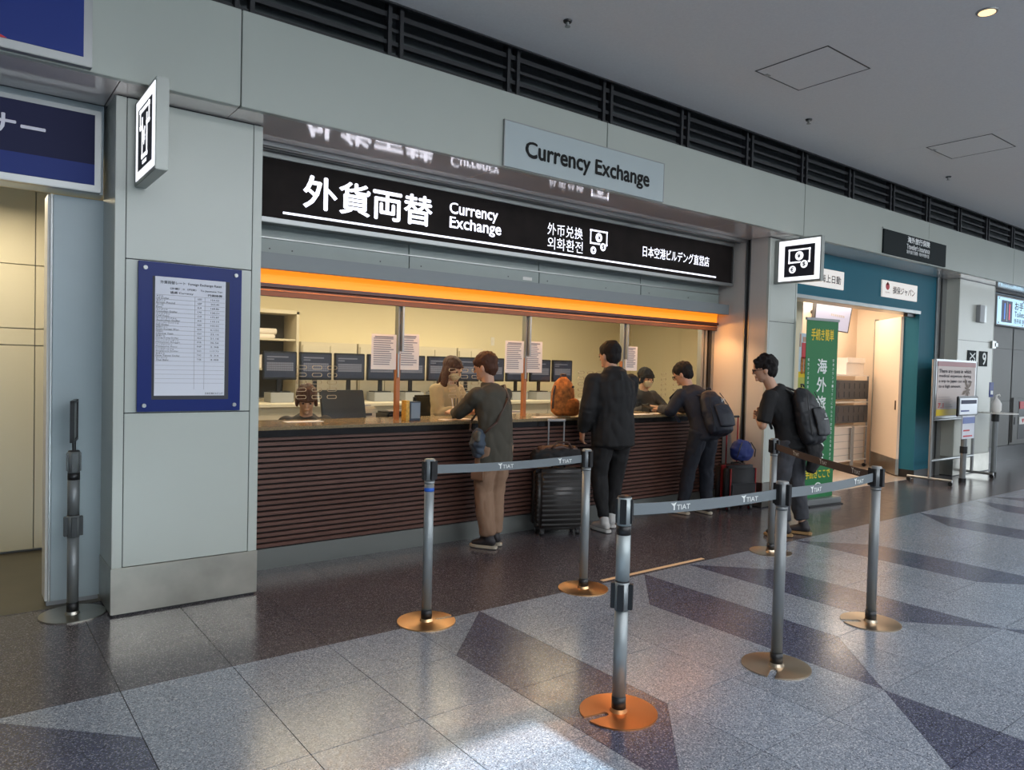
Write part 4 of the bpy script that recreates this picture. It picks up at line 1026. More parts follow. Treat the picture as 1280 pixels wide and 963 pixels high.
bm = bmesh.new(); cyl(bm, (11.62, 4.40, .42), (11.62, 4.40, .52), .05, n=18); obj('bracket', bm, M_BLACK, t); bm = bmesh.new(); cyl(bm, (11.62, 4.40, .0), (11.62, 4.40, .06), .05, n=18); obj('foot', bm, M_BLACK, t)
# ---- sanitiser stand
x, y = 12.95, 4.47
t = thing('sanitiser_stand', 'slim post with a round tray at the corridor corner', 'stand', (x, y, 0))
bm = bmesh.new(); cyl(bm, (x, y, .02), (x, y, .96), .038, n=18); obj('post', bm, M_POSTD, t); bm = bmesh.new(); cyl(bm, (x, y, 0), (x, y, .05), .05, n=18); obj('foot', bm, M_BLACK, t)
bm = bmesh.new(); cyl(bm, (x, y, .84), (x, y, .95), .055, n=18); obj('head', bm, M_BLACK, t); bm = bmesh.new(); cyl(bm, (x + .12, y, .96), (x + .12, y, .975), .26, n=28); obj('tray', bm, M_WHITE, t)
t = thing('sanitiser_bottle', 'white pump bottle of hand sanitiser on the round tray', 'bottle', (x, y, .975))
bm = bmesh.new(); loft(bm, [((x + .0, y, 1.016), .075, .075), ((x, y, 1.12), .075, .075), ((x, y, 1.17), .05, .05), ((x, y, 1.20), .025, .025)], n=18); obj('bottle_body', bm, M_WHITE, t, 0, True)
bm = bmesh.new(); cyl(bm, (x, y, 1.20), (x, y, 1.25), .015); tube(bm, [(x, y, 1.25), (x + .12, y, 1.26), (x + .15, y, 1.235)], .01); obj('pump', bm, M_WHITE, t)
t = thing('blue_sign_card', 'small blue card standing above the sanitiser bottle', 'sign', (x - .09, y + .05, .975))
bm = bmesh.new(); cyl(bm, (x - .07, y + .05, .975), (x - .07, y + .05, 1.22), .006, n=8); obj('stem', bm, M_ALU, t); bx('card', (x - .15, x + .0, y + .045, y + .055, 1.22, 1.45), M_BLUESIGN, t); bx('card_mark', (x - .12, x - .03, y + .04, y + .045, 1.26, 1.32), M_WPRINT, t)

# ---- hall behind the camera: ceiling-high wall with an opening toward the sun, and the tape on the floor
s = struct('wall_back')
M_HW = MATS['hall_wall']
bx('wall_part', (-4.3, -1.5, -6.05, -6.0, 0, 4.2), M_HW, s); bx('wall_part', (2.0, 24.3, -6.05, -6.0, 0, 4.2), M_HW, s)
bx('wall_part', (-1.5, 2.0, -6.05, -6.0, 0, 2.5), M_HW, s); bx('wall_part', (-1.5, 2.0, -6.05, -6.0, 3.42, 4.2), M_HW, s)
bm = bmesh.new(); box(bm, 3.70, 4.84, 3.70, 3.735, 0.0005, .0022); tag(obj('floor_tape', bm, M_TAPE), 'beige tape strip stuck on the floor at the edge of the dark band', 'tape')


# ================================================================== BELT STANCHIONS
WORLD = False
def stanchion(label, loc, base_m, post_m, notch=None, double=False, twist=0, tape=False, head_m=None):
    t = thing('belt_stanchion', label, 'stanchion', (*loc, 0), 0, 'belt barrier posts')
    rb = .172; z = .966; rp = .0285; head_m = head_m or post_m
    pts = []
    if notch is None: pts = [(rb * math.cos(k * math.pi / 24), rb * math.sin(k * math.pi / 24)) for k in range(48)]
    else:
        dl = .11
        for k in range(47):
            a = notch + dl + (2 * math.pi - 2 * dl) * k / 46; pts.append((rb * math.cos(a), rb * math.sin(a)))
        w = .017
        for k in range(9):
            a = math.pi / 2 * -1 - math.pi * k / 8
            x, y = .075 + w * math.cos(a), w * math.sin(a)
            pts.append((x * math.cos(notch) - y * math.sin(notch), x * math.sin(notch) + y * math.cos(notch)))
    bm = bmesh.new(); prism(bm, pts, 0, .007); obj('base', bm, base_m, t)
    bm = bmesh.new(); cyl(bm, (0, 0, .007), (0, 0, .022), .040, .034, 28); obj('base_boss', bm, base_m, t, 0, False)
    def seg(nm, z0, z1, r, m): bm = bmesh.new(); cyl(bm, (0, 0, z0), (0, 0, z1), r, r, 28); o = obj(nm, bm, m, t, 0, True); sharp(o); return o
    seg('base_collar', .022, .075, rp + .0035, M_BLACK)
    def clips(z0, z1, r, wide=False):
        for q in range(4):
            a = twist + q * math.pi / 2; bm = bmesh.new()
            vs = box(bm, r - .004, r + (.017 if wide else .007), -.014, .014, z0, z1)
            for v in vs: v.co = Matrix.Rotation(a, 3, 'Z') @ v.co
            obj('belt_clip', bm, M_BLACK, t, .002)
    if double:
        seg('lower_post', .075, .46, rp + .0015, post_m)
        seg('lower_bracket', .46, .585, rp + .004, post_m); clips(.465, .578, rp + .003, True)
        seg('bracket_ring', .585, .592, rp + .003, M_BLACK)
        seg('upper_post', .592, .795, rp + .0025, head_m); seg('band', .795, .836, rp + .0035, M_BLACK)
    else:
        seg('post', .075, .82, rp, post_m); seg('band', .82, .836, rp + .002, head_m)
    seg('head', .836, z - .006, rp + .003, head_m); clips(.845, z - .012, rp + .001, not double)
    bm = bmesh.new(); cyl(bm, (0, 0, z - .006), (0, 0, z), rp + .003, rp - .001, 28); obj('top_cap', bm, head_m if not double else M_BLACK, t)
    if tape: seg('blue_tape_ring', .775, .797, rp + .001, M_BLUET)
    return t
def sharp(o):
    for p in o.data.polygons:
        if len(p.vertices) > 4: p.use_smooth = False
def belt(t, a, b, m=M_BELT, marks=(.3, .8), flip=False):
    a = V((*a, 0)); b = V((*b, 0)); d = (b - a).normalized(); n = V((d.y, -d.x, 0))
    p0 = d * .038; p1 = b - a - d * .038; bm = bmesh.new()
    n_ = 10; ring = []
    for k in range(n_ + 1):
        p = p0.lerp(p1, k / n_); sag = -.012 * 4 * (k / n_) * (1 - k / n_)
        ring.append([bm.verts.new(p + n * w + V((0, 0, zz + sag))) for w, zz in ((.001, .876), (-.001, .876), (-.001, .928), (.001, .928))])
    for A, B in zip(ring, ring[1:]):
        for i in range(4): bm.faces.new((A[i], A[(i + 1) % 4], B[(i + 1) % 4], B[i]))
    bm.faces.new(ring[0]); bm.faces.new(ring[-1][::-1])
    o = obj('belt', bm, m, t)
    for p in (p0, p1):
        bm = bmesh.new(); vs = box(bm, -.006, .014, -.006, .006, .872, .932)
        ang = math.atan2(d.y, d.x)
        for v in vs: v.co = Matrix.Rotation(ang, 3, 'Z') @ v.co + V((p.x, p.y, 0)) - d * .004
        obj('belt_buckle', bm, M_BLACK, o)
    L = (p1 - p0).length
    for q in marks:
        c = p0 + d * L * q + V((0, 0, .888 - .012 * 4 * q * (1 - q)))
        text('TIAT', c + n * .001, d, (0, 0, 1), .085, .024, M_WPRINT, o, .012, 'lettering', None, False, .0015)
        bm = bmesh.new()
        for e in (((-.038, .034), (-.020, .018), (-.020, 0), (-.012, 0), (-.012, .019), (-.002, .036), (-.018, .031)),):
            bm.faces.new([bm.verts.new(c + n * .0028 + d * x + V((0, 0, zz))) for x, zz in e])
        obj('wing_mark', bm, M_WPRINT, o)
S1, S2, S3, S4, S5, S6 = (2.232, 3.69), (3.461, 3.655), (2.357, 2.24), (3.405, 2.130), (4.503, 2.185), (5.521, 3.545)
s1 = stanchion('silver belt post with a ring of blue tape on a round steel base tinted with orange reflection', S1, M_BASEORANGE, M_POST, notch=R(-8), tape=True)
s2 = stanchion('silver belt post on a steel base tinted with orange reflection, beside the suitcase and the tape strip', S2, M_BASEORANGE, M_POST, notch=R(40))
s3 = stanchion('nearest silver belt post with two clip heads on a slotted steel base tinted with strong orange reflection', S3, M_BASESTRONG, M_POST, notch=R(172), double=True, twist=R(35), head_m=mat('post_pale', (.40, .45, .46), .5, .5))
s4 = stanchion('middle belt post on a slotted steel base tinted with warm reflection, holding belts on both sides', S4, M_BEIGEB, M_POSTD, notch=R(205))
s5 = stanchion('right front belt post where two belts meet, before the green banner', S5, M_BEIGEB, M_POSTD, notch=R(140))
s6 = stanchion('rear right belt post behind, at the curly-haired man\'s feet', S6, M_BEIGEB, M_POSTD, notch=R(-30))
belt(s1, S1, S2, marks=(.42, .84)); belt(s3, S3, S4, marks=(.28, .76)); belt(s4, S4, S5, marks=(.28, .78)); belt(s6, S6, S5, m=M_BELTWARM, marks=(.25, .55, .85))
sL = stanchion('grey belt post with a black framed holder on top, in the alcove corner at left', (.566, 4.925), M_STEEL, M_POSTD, double=True)
bm = bmesh.new()
for d in ((-.007, .007, -.11, .11, 1.02, 1.035), (-.007, .007, -.11, .11, 1.245, 1.26), (-.007, .007, -.11, -.095, 1.02, 1.26), (-.007, .007, .095, .11, 1.02, 1.26)): box(bm, *[v * (1 if i > 1 else 1.6) for i, v in enumerate(d)])
for v in bm.verts: v.co = Matrix.Rotation(R(-12), 3, 'Z') @ v.co
obj('holder_frame', bm, M_BLACK, sL)
bm = bmesh.new(); vs = box(bm, -.003, .003, -.1, .1, 1.03, 1.25)
for v in vs: v.co = Matrix.Rotation(R(-12), 3, 'Z') @ v.co
obj('holder_plate', bm, M_GREYP, sL)
bm = bmesh.new(); cyl(bm, (0, 0, .96), (0, 0, 1.02), .01); obj('holder_stem', bm, M_BLACK, sL)

# ================================================================== PEOPLE
def fuse(name, fn, m, parent, voxel=.009, it=3, wr=0, ws=9, stretch=(1, 1, 1)):
    bm = bmesh.new(); fn(bm); bmesh.ops.recalc_face_normals(bm, faces=bm.faces)
    me = bpy.data.meshes.new(name); bm.to_mesh(me); bm.free()
    o = bpy.data.objects.new(name, me); col.objects.link(o)
    r = o.modifiers.new('r', 'REMESH'); r.mode = 'VOXEL'; r.voxel_size = voxel
    s = o.modifiers.new('s', 'SMOOTH'); s.iterations = it; s.factor = .5
    dg = bpy.context.evaluated_depsgraph_get()
    me2 = bpy.data.meshes.new_from_object(o.evaluated_get(dg))
    bpy.data.objects.remove(o); bpy.data.meshes.remove(me)
    if wr:
        ns = [v.normal.copy() for v in me2.vertices]
        for v, n in zip(me2.vertices, ns):
            c = v.co
            q = V((c.x * stretch[0], c.y * stretch[1], c.z * stretch[2])) * ws
            v.co = c + n * (wr * (abs(noise.noise(q + V((7, 3, 1)))) * 1.6 - .5 + .5 * noise.noise(q * 2.3)))
    for p in me2.polygons: p.use_smooth = True
    me2.name = name; me2.materials.clear(); me2.materials.append(m)
    o = bpy.data.objects.new(name, me2); col.objects.link(o)
    if parent: o.parent = parent
    return o
def xf(bm, fn, M):
    n = len(bm.verts); fn(bm); bm.verts.ensure_lookup_table()
    for v in bm.verts[n:]: v.co = M @ v.co
def head_shape(bm):
    loft(bm, [((0, .050, .004), .026, .022), ((0, .036, .022), .046, .050), ((0, .020, .060), .060, .077), ((0, .008, .10), .069, .089), ((0, 0, .14), .073, .095), ((0, -.006, .18), .066, .084), ((0, -.008, .203), .046, .058)], n=20)
    loft(bm, [((0, .094, .118), .007, .007), ((0, .104, .092), .009, .012), ((0, .108, .078), .014, .012)], n=8)
    ball(bm, (0, .088, .050), .022, .010, .007); ball(bm, (0, .087, .041), .018, .009, .006); ball(bm, (0, .084, .018), .020, .014, .014)
    for s in (-1, 1):
        ball(bm, (s * .074, -.006, .090), .010, .019, .031); ball(bm, (s * .030, .086, .122), .020, .010, .007)
def hand_shape(bm, W, d, n, s, curl=.35, k=1.0):
    """palm, four unequal fingers and a thumb; d along the hand, n out of the palm, s = thumb side"""
    d = V(d).normalized(); n = V(n); n = (n - d * n.dot(d)).normalized(); a = d.cross(n) * s
    W = V(W)
    loft(bm, [(W - d * .01, .022 * k, .018 * k), (W + d * .035 * k, .034 * k, .014 * k), (W + d * .085 * k, .038 * k, .012 * k)], side=a, n=14)
    for i, L in enumerate((.068, .076, .070, .055)):
        p = W + d * .084 * k + a * (.031 - .0215 * i) * k; ang = curl * .5 + .05 * i; pts = [(p, .0085 * k, .0085 * k)]
        dd = d + a * (.09 - .06 * i)
        for j, f in enumerate((.45, .32, .23)):
            p = p + (dd.normalized() * math.cos(ang) + n * math.sin(ang)) * L * f * k; ang += curl * .9
            pts.append((p, (.0082 - .0008 * j) * k, (.0082 - .0008 * j) * k))
        loft(bm, pts, side=a, n=8)
    p = W + d * .022 * k + a * .028 * k
    loft(bm, [(p, .012 * k, .012 * k), (p + (d * .6 + a * .65 + n * .2) * .036 * k, .010 * k, .010 * k), (p + (d * .95 + a * .75 + n * .35) * .058 * k, .0085 * k, .0085 * k)], side=n, n=8)
def shoe(t, A, ang, m, sole, big=1.0):
    A = V(A); d = V((-math.sin(ang), math.cos(ang), 0)); s = V((math.cos(ang), math.sin(ang), 0)); zb = A.z - .085
    def fn(bm):
        loft(bm, [(V((A.x, A.y, zb + .055)) - d * .05 * big, .034, .034), (V((A.x, A.y, zb + .06)) + d * .01, .038, .042), (V((A.x, A.y, zb + .045)) + d * .08 * big, .043, .032), (V((A.x, A.y, zb + .036)) + d * .145 * big, .036, .020)], side=s, n=14)
        loft(bm, [(V((A.x, A.y, zb + .06)) - d * .01, .042, .045), (V((A.x, A.y, zb + .115)) - d * .005, .042, .046)], side=s, n=14)
    o = fuse('shoe', fn, m, t, .009, 2)
    bm = bmesh.new(); pts = []
    for u, w in ((-.085, .015), (-.07, .032), (-.02, .036), (.04, .042), (.10, .047), (.15, .038), (.178, .016)): pts.append((u * big, w))
    poly = [V((A.x, A.y, 0)) + d * u + s * w for u, w in pts] + [V((A.x, A.y, 0)) + d * u - s * w for u, w in pts[::-1]]
    prism(bm, [(p.x, p.y) for p in poly], zb, zb + .026); bmesh.ops.recalc_face_normals(bm, faces=bm.faces)
    for v in bm.verts: pass
    b = obj('sole', bm, sole, o, .005)
def person(label, loc, yaw, sc, q):
    """q: P, C, N spine points; head yaw/pitch; armL/armR (shoulder, elbow, wrist); legL/legR (hip, knee, ankle); hands; clothing"""
    t = thing('person', label, 'person', loc, yaw)
    t.scale = (sc, sc, sc)
    w = q.get('wide', 1.0)
    P, C, N = V(q['P']), V(q['C']), V(q['N'])
    def spine(u):
        if u < 0: return P + (P - C).normalized() * (-u) * (C - P).length * 2
        return P.lerp(C, u * 2).lerp(C.lerp(N, max(0, u * 2 - 1)), .5) if False else (P * (1 - u) ** 2 + (C * 2 - (P + N) / 2) * 2 * u * (1 - u) + N * u ** 2)
    hy, hp = q.get('head', (0, 0)); hr = q.get('roll', 0)
    HO = V(q['H']); HM = Matrix.Translation(HO) @ Matrix.Rotation(R(hy), 4, 'Z') @ Matrix.Rotation(R(hp), 4, 'X') @ Matrix.Rotation(R(hr), 4, 'Y')
    AL, AR = [[V(p) for p in q[k]] for k in ('armL', 'armR')]
    LL_, LR_ = [[V(p) for p in q[k]] for k in ('legL', 'legR')]
    def body(bm):
        loft(bm, [(spine(u), a * w, b * w) for u, a, b in ((-.08, .13, .095), (.1, .14, .095), (.3, .125, .085), (.55, .145, .10), (.8, .15, .085), (.93, .10, .065), (1.0, .058, .055))], n=18)
        loft(bm, [(N - V((0, 0, .02)), .056, .056), (HM @ V((0, -.012, .04)), .052, .054)], n=14)
        xf(bm, head_shape, HM)
        for A in (AL, AR):
            loft(bm, [(A[0] + (A[1] - A[0]) * .1, .040, .040), (A[0].lerp(A[1], .5), .043, .043), (A[1], .034, .034)], n=12); loft(bm, [(A[1], .036, .036), (A[1].lerp(A[2], .35), .036, .036), (A[2], .024, .022)], n=12)
        for A in (LL_, LR_):
            loft(bm, [(A[0], .080, .080), (A[1], .052, .052)], n=12); loft(bm, [(A[1], .050, .050), (A[1].lerp(A[2], .35), .052, .052), (A[2], .034, .034)], n=12)
        for (A, k, s) in ((AL, 'handL', -1), (AR, 'handR', 1)):
            d, n, c = q.get(k, ((A[2] - A[1]), (0, 0, -1), .5)); hand_shape(bm, A[2], d, n, s, c)
    fuse('body', body, M_SKIN, t, .0066, 2)
    for s in (-1, 1):
        bm = bmesh.new(); ball(bm, HM @ V((s * .030, .088, .106)), .011, .008, .007, 10); obj('eye', bm, M_EYE, t, 0, True)
    # clothes
    ez = q.get('ease', .016); topm = q['top']
    hem = q.get('hem', -.2)
    def top(bm):
        rings = [(hem, .155, .118), (0.0, .158, .118), (.25, .145, .105), (.55, .160, .115), (.8, .168, .100), (.93, .115, .080), (.99, .072, .066)]
        if q.get('zip'): pass
        loft(bm, [(spine(u), a * w + ez, b * w + ez) for u, a, b in rings], n=20, cap=.2)
        for A in (AL, AR):
            sl = q.get('sleeve', 1.0); ball(bm, A[0], .058 + ez * .8)
            pts = [(A[0].lerp(spine(.78), .55), .055 * w + ez * .6, .055 * w + ez * .6), (A[0].lerp(spine(.8), .12), .052 * w + ez * .8, .052 * w + ez * .8), (A[0] + (A[1] - A[0]) * .12, .053 + ez, .053 + ez)]
            if sl <= .6:
                e = A[0].lerp(A[1], sl / .5 if sl < .5 else 1.0); pts.append((e, .054 + ez, .054 + ez)); loft(bm, pts, n=14, cap=.15)
            else:
                pts += [(A[0].lerp(A[1], .5), .050 + ez, .050 + ez), (A[1], .044 + ez, .044 + ez)]; loft(bm, pts, n=14)
                e = A[1].lerp(A[2], min(1, (sl - .5) * 2) * .97); loft(bm, [(A[1], .044 + ez, .044 + ez), (A[1].lerp(e, .5), .042 + ez * .9, .042 + ez * .9), (e, .032 + ez * .8, .032 + ez * .8)], n=14, cap=.15)
        if q.get('hood'):
            loft(bm, [(N + V((-.10, -.03, .0)), .04, .045), (N + V((0, -.105, -.035)), .055, .06), (N + V((.10, -.03, .0)), .04, .045)], side=(0, 0, 1), n=12)
            loft(bm, [(N + V((0, -.02, -.03)), .11, .09), (N + V((0, -.01, .05)), .085, .085)], n=16, cap=.1)
        if q.get('collar'): loft(bm, [(N + V((0, 0, -.03)), .082, .075), (N + V((0, .005, .035)), .070, .070)], n=16, cap=.05)
    fuse(q.get('topname', 'shirt'), top, topm, t, .010, 3, q.get('wr', .009), 9, (1, 1, .7))
    def legs(bm):
        e = q.get('legease', .012)
        loft(bm, [(spine(-.16), .150 * w + e * .6, .115 * w + e * .6), (spine(0.06), .152 * w + e * .6, .115 * w + e * .6), (spine(.16), .14 * w, .105 * w)], n=18, cap=.3)
        for A in (LL_, LR_):
            loft(bm, [(A[0], .088 * w + e, .092 * w + e), (A[0].lerp(A[1], .5), .074 * w + e, .078 * w + e), (A[1], .060 * w + e, .062 * w + e)], n=14)
            z = A[1].lerp(A[2], q.get('leglen', .93)); loft(bm, [(A[1], .060 * w + e, .062 * w + e), (A[1].lerp(z, .5), .058 + e, .060 + e), (z, q.get('ankle', .046) + e, q.get('ankle', .046) + e)], n=14, cap=.15)
    tr = fuse('trousers', legs, q['legs'], t, .010, 3, .010, 10, (1, 1, .8))
    for A, k in ((LL_, 'toeL'), (LR_, 'toeR')): shoe(t, A[2], R(q.get(k, 0)), q.get('shoe', M_DSHOE), q.get('sole', M_SOLE))
    # hair
    random.seed(len(label))
    st_ = q.get('hair', 'short')
    def hair(bm):
        def f(b):
            ball(b, (0, -.020, .150), .088, .114, .096, 22); ball(b, (0, -.050, .095), .078, .072, .080, 18)
            if st_ in ('fringe', 'long', 'tied'): loft(b, [((-.062, .058, .150), .022, .026), ((0, .086, .165), .026, .028), ((.062, .058, .150), .022, .026)], n=10)
            if st_ == 'tied':
                ball(b, (0, -.085, .085), .045, .04, .05); loft(b, [((0, -.075, .06), .035, .03), ((0, -.07, .02), .025, .02)], n=10)
            if st_ == 'long':
                for s in (-1, 1): loft(b, [((s * .070, .0, .13), .022, .05), ((s * .082, -.005, .05), .024, .05), ((s * .085, .01, -.07), .028, .045), ((s * .08, .03, -.16), .022, .035)], n=12)
                loft(b, [((0, -.07, .10), .07, .045), ((0, -.08, -.02), .075, .04), ((0, -.075, -.14), .07, .03)], n=14)
            if st_ == 'fringe':
                loft(b, [((-.06, .066, .135), .012, .03), ((-.02, .088, .130), .014, .03), ((.02, .088, .130), .014, .03), ((.06, .066, .135), .012, .03)], side=(0, 0, 1), n=8)
                for s in (-1, 1): loft(b, [((s * .074, .02, .13), .016, .04), ((s * .078, .02, .06), .014, .03)], n=10)
            if st_ == 'curly':
                for k in range(70):
                    a = random.random() * 6.283; e = random.uniform(-.25, 1.5)
                    x, y, z = .085 * math.cos(e) * math.cos(a), .098 * math.cos(e) * math.sin(a), .088 * math.sin(e)
                    if y > .05 and z < .03: continue
                    ball(b, (x * 1.06, -.014 + y * 1.05, .145 + z * 1.1), random.uniform(.016, .026), seg=8)
        xf(bm, f, HM)
    fuse('hair', hair, q.get('hairm', M_HAIRB), t, .008, 2, .008, 26, (1, 1, .45))
    if q.get('mask'):
        def f2(bm): xf(bm, lambda b: loft(b, [((0, .058, .010), .030, .030), ((0, .052, .040), .052, .052), ((0, .040, .075), .064, .072)], n=18, cap=.1), HM)
        fuse('face_mask', f2, M_MASK, t, .008, 1)
    if q.get('glasses'):
        bm = bmesh.new()
        for s in (-1, 1):
            pts = [HM @ V((s * .033 + .024 * math.cos(k * math.pi / 8), .104, .104 + .018 * math.sin(k * math.pi / 8))) for k in range(17)]
            tube(bm, pts, .0028, 6); tube(bm, [HM @ V((s * .056, .102, .110)), HM @ V((s * .077, .02, .105))], .0028, 6)
        tube(bm, [HM @ V((-.010, .106, .108)), HM @ V((.010, .106, .108))], .0028, 6); obj('glasses', bm, M_BLACK, t)
    return t
def L_(loc, yaw, sc, p):
    return (Matrix.Translation(V(loc)) @ Matrix.Rotation(yaw, 4, 'Z') @ Matrix.Scale(sc, 4)).inverted() @ V(p)

# woman in olive at the counter
loc, yaw, sc = (3.60, 4.93, 0), R(8), .955
g = lambda *p: L_(loc, yaw, sc, p)
w1 = person('person in a dark olive shirt and tan cargo trousers leaning on the counter', loc, yaw, sc, dict(
    P=(0, -.01, .94), C=(0, .0, 1.18), N=(0, .085, 1.405), H=(0.0, .105, 1.475), head=(22, -14),
    armL=((-.165, .055, 1.335), g(3.40, 5.16, 1.12), g(3.45, 5.36, 1.10)), armR=((.165, .06, 1.335), g(3.74, 5.16, 1.13), g(3.60, 5.36, 1.10)),
    handL=((.35, .75, .12), (.4, 0, -1), .7), handR=((-.65, .55, .12), (-.3, 0, -1), .7),
    legL=((-.085, -.01, .90), (-.085, .035, .50), (-.07, -.03, .09)), legR=((.085, -.01, .90), (.075, .04, .50), (.06, .03, .09)), toeL=20, toeR=5,
    top=M_OLIVE, legs=M_TAN, sleeve=.80, ease=.022, hem=-.42, wr=.012, legease=.022, ankle=.052, hair='tied', hairm=M_HAIRR, collar=True, shoe=M_DSHOE, topname='shirt'))
bm = bmesh.new(); vs = box(bm, -.20, -.175, -.09, .08, .60, .74); obj('cargo_pocket', bm, M_TAN, w1, .01)
# crossbody bag
t = thing('crossbody_bag', 'grey-blue soft crossbody bag hanging at the left hip of the woman in olive', 'bag', loc, yaw)
def fb(bm): loft(bm, [((-.17, .01, .80), .085, .055), ((-.18, .01, .88), .115, .065), ((-.175, .01, .95), .11, .05), ((-.17, .01, .985), .09, .03)], side=(.5, .85, 0), n=16)
fuse('bag_body', fb, M_NAVYB, t, .009, 2, .014, 12)
def fb(bm): loft(bm, [((-.215, -.015, .90), .085, .03), ((-.205, -.01, .97), .08, .03)], side=(.5, .85, 0), n=14)
fuse('bag_flap', fb, mat('bag_flap_cloth', (.10, .10, .09), .8), t, .009, 2, .006, 16)
bm = bmesh.new(); tube(bm, [(-.19, .09, .97), (-.12, .16, 1.05), (.05, .17, 1.2), (.13, .13, 1.33), (.13, .02, 1.355), (.05, -.10, 1.25), (-.10, -.13, 1.06), (-.19, -.08, .97)], .009); obj('strap', bm, M_BROWNB, t, 0, True)

# man in black at the counter
loc, yaw, sc = (4.93, 4.87, 0), R(-12), 1.036
g = lambda *p: L_(loc, yaw, sc, p)
person('person in an all black hooded jacket and white sneakers, standing at the counter', loc, yaw, sc, dict(
    P=(0, -.01, .94), C=(0, .0, 1.19), N=(0, .035, 1.43), H=(-.01, .055, 1.48), head=(14, -8), wide=1.17,
    armL=((-.205, .03, 1.35), (-.27, .0, 1.10), (-.25, .10, .89)), armR=((.205, .04, 1.35), (.25, .12, 1.12), g(5.05, 5.25, 1.12)),
    handL=((.1, .35, -.9), (.9, 0, .1), .7), handR=((-.3, .8, 0), (0, 0, -1), .5),
    legL=((-.095, -.01, .90), (-.10, .05, .50), (-.10, -.06, .09)), legR=((.095, -.01, .90), (.11, .08, .50), (.075, .10, .09)), toeL=5, toeR=-15,
    top=M_BLK, legs=M_BLK, sleeve=1, ease=.026, hem=-.34, wr=.012, legease=.010, ankle=.040, hair='short', hood=True, shoe=M_WSHOE, sole=M_WSHOE, topname='hooded_jacket', leglen=.9))
# man with navy backpack, leaning
loc, yaw, sc = (6.30, 4.93, 0), R(-2), .985
g = lambda *p: L_(loc, yaw, sc, p)
person('person in dark navy with glasses, bent over the counter at its right end', loc, yaw, sc, dict(
    P=(.02, -.05, .93), C=(.0, .03, 1.15), N=(-.02, .15, 1.345), H=(-.03, .185, 1.405), head=(24, -26), glasses=True,
    armL=((-.17, .13, 1.27), g(6.06, 5.14, 1.08), g(6.16, 5.36, 1.09)), armR=((.16, .13, 1.27), g(6.52, 5.18, 1.10), g(6.40, 5.38, 1.10)),
    handL=((.3, .85, 0), (0, 0, -1), .5), handR=((-.5, .7, 0), (0, 0, -1), .5),
    legL=((-.08, -.05, .89), (-.13, .02, .50), (-.17, .06, .09)), legR=((.09, -.05, .89), (.10, -.02, .50), (.08, -.05, .09)), toeL=10, toeR=-10,
    top=M_NAVYC, legs=mat('dark_navy_trousers', (.012, .015, .024), .85), sleeve=1, ease=.022, hem=-.26, wr=.010, legease=.016, hair='short', collar=True, shoe=M_DSHOE, topname='jacket'))
def backpack(label, loc, yaw, sc, c, h, w, d, tilt, m, mark, arm):
    t = thing('backpack', label, 'backpack', loc, yaw); t.scale = (sc,) * 3
    M = Matrix.Translation(V(c)) @ Matrix.Rotation(tilt, 4, 'X')
    def body(bm):
        xf(bm, lambda b: loft(b, [((0, 0, -h * .46), w * .44, d * .42), ((0, 0, -h * .30), w * .5, d * .54), ((0, 0, 0), w * .5, d * .5), ((0, .01, h * .28), w * .44, d * .42), ((0, .02, h * .42), w * .33, d * .28), ((0, .03, h * .47), w * .2, d * .15)], n=20, cap=.3), M)
    fuse('bag_body', body, m, t, .009, 3, .008, 10)
    def pk(bm): xf(bm, lambda b: loft(b, [((0, -d * .46, -h * .38), w * .36, .03), ((0, -d * .52, -h * .15), w * .38, .035), ((0, -d * .46, h * .08), w * .34, .025)], n=16, cap=.4), M)
    fuse('front_pocket', pk, m, t, .009, 2, .004, 12)
    bm = bmesh.new(); tube(bm, [M @ V(p) for p in ((-.03, -.01, h * .49), (-.025, -.01, h * .54), (.025, -.01, h * .54), (.03, -.01, h * .49))], .007); obj('top_handle', bm, m, t, 0, True)
    for s in (-1, 1):
        def stp(bm): loft(bm, [(M @ V((s * w * .25, d * .2, h * .40)), .030, .010)] + [(V(p) if s > 0 else V((-p[0], p[1], p[2])), .028, .009) for p in arm], side=(1, 0, 0), n=10)
        fuse('shoulder_strap', stp, m, t, .008, 1)
    bm = bmesh.new()
    for k in (-1, 1): tube(bm, [M @ V((k * w * .44, -d * .25, -h * .35)), M @ V((k * w * .43, -d * .36, h * .1)), M @ V((k * w * .22, -d * .33, h * .38))], .004, 6)
    obj('zip', bm, M_BLACK, t)
    ax = (M.to_3x3() @ V((1, 0, 0))); ay = (M.to_3x3() @ V((0, 0, 1)))
    for s_, x, z, ww, hh in mark: text(s_, M @ V((x, -d * .52 - .037, z)), ax, ay, ww, hh, M_WPRINT, t, .015, 'lettering', None, False, .002)
    return t
arm0 = [(.155, .06, 1.37), (.165, .15, 1.30), (.165, .175, 1.18), (.17, .10, 1.0)]
armb = [(.155, .19, 1.33), (.165, .28, 1.24), (.165, .26, 1.12), (.17, .14, .98)]
backpack('dark navy backpack with a small white emblem on the person bent at the counter', loc, yaw, sc, (.03, -.17, 1.11), .50, .34, .22, R(-24), mat('navy_nylon', (.014, .018, .032), .6), (('U', -.04, .075, .05, .022), ('∩', -.04, .055, .05, .022)), armb)
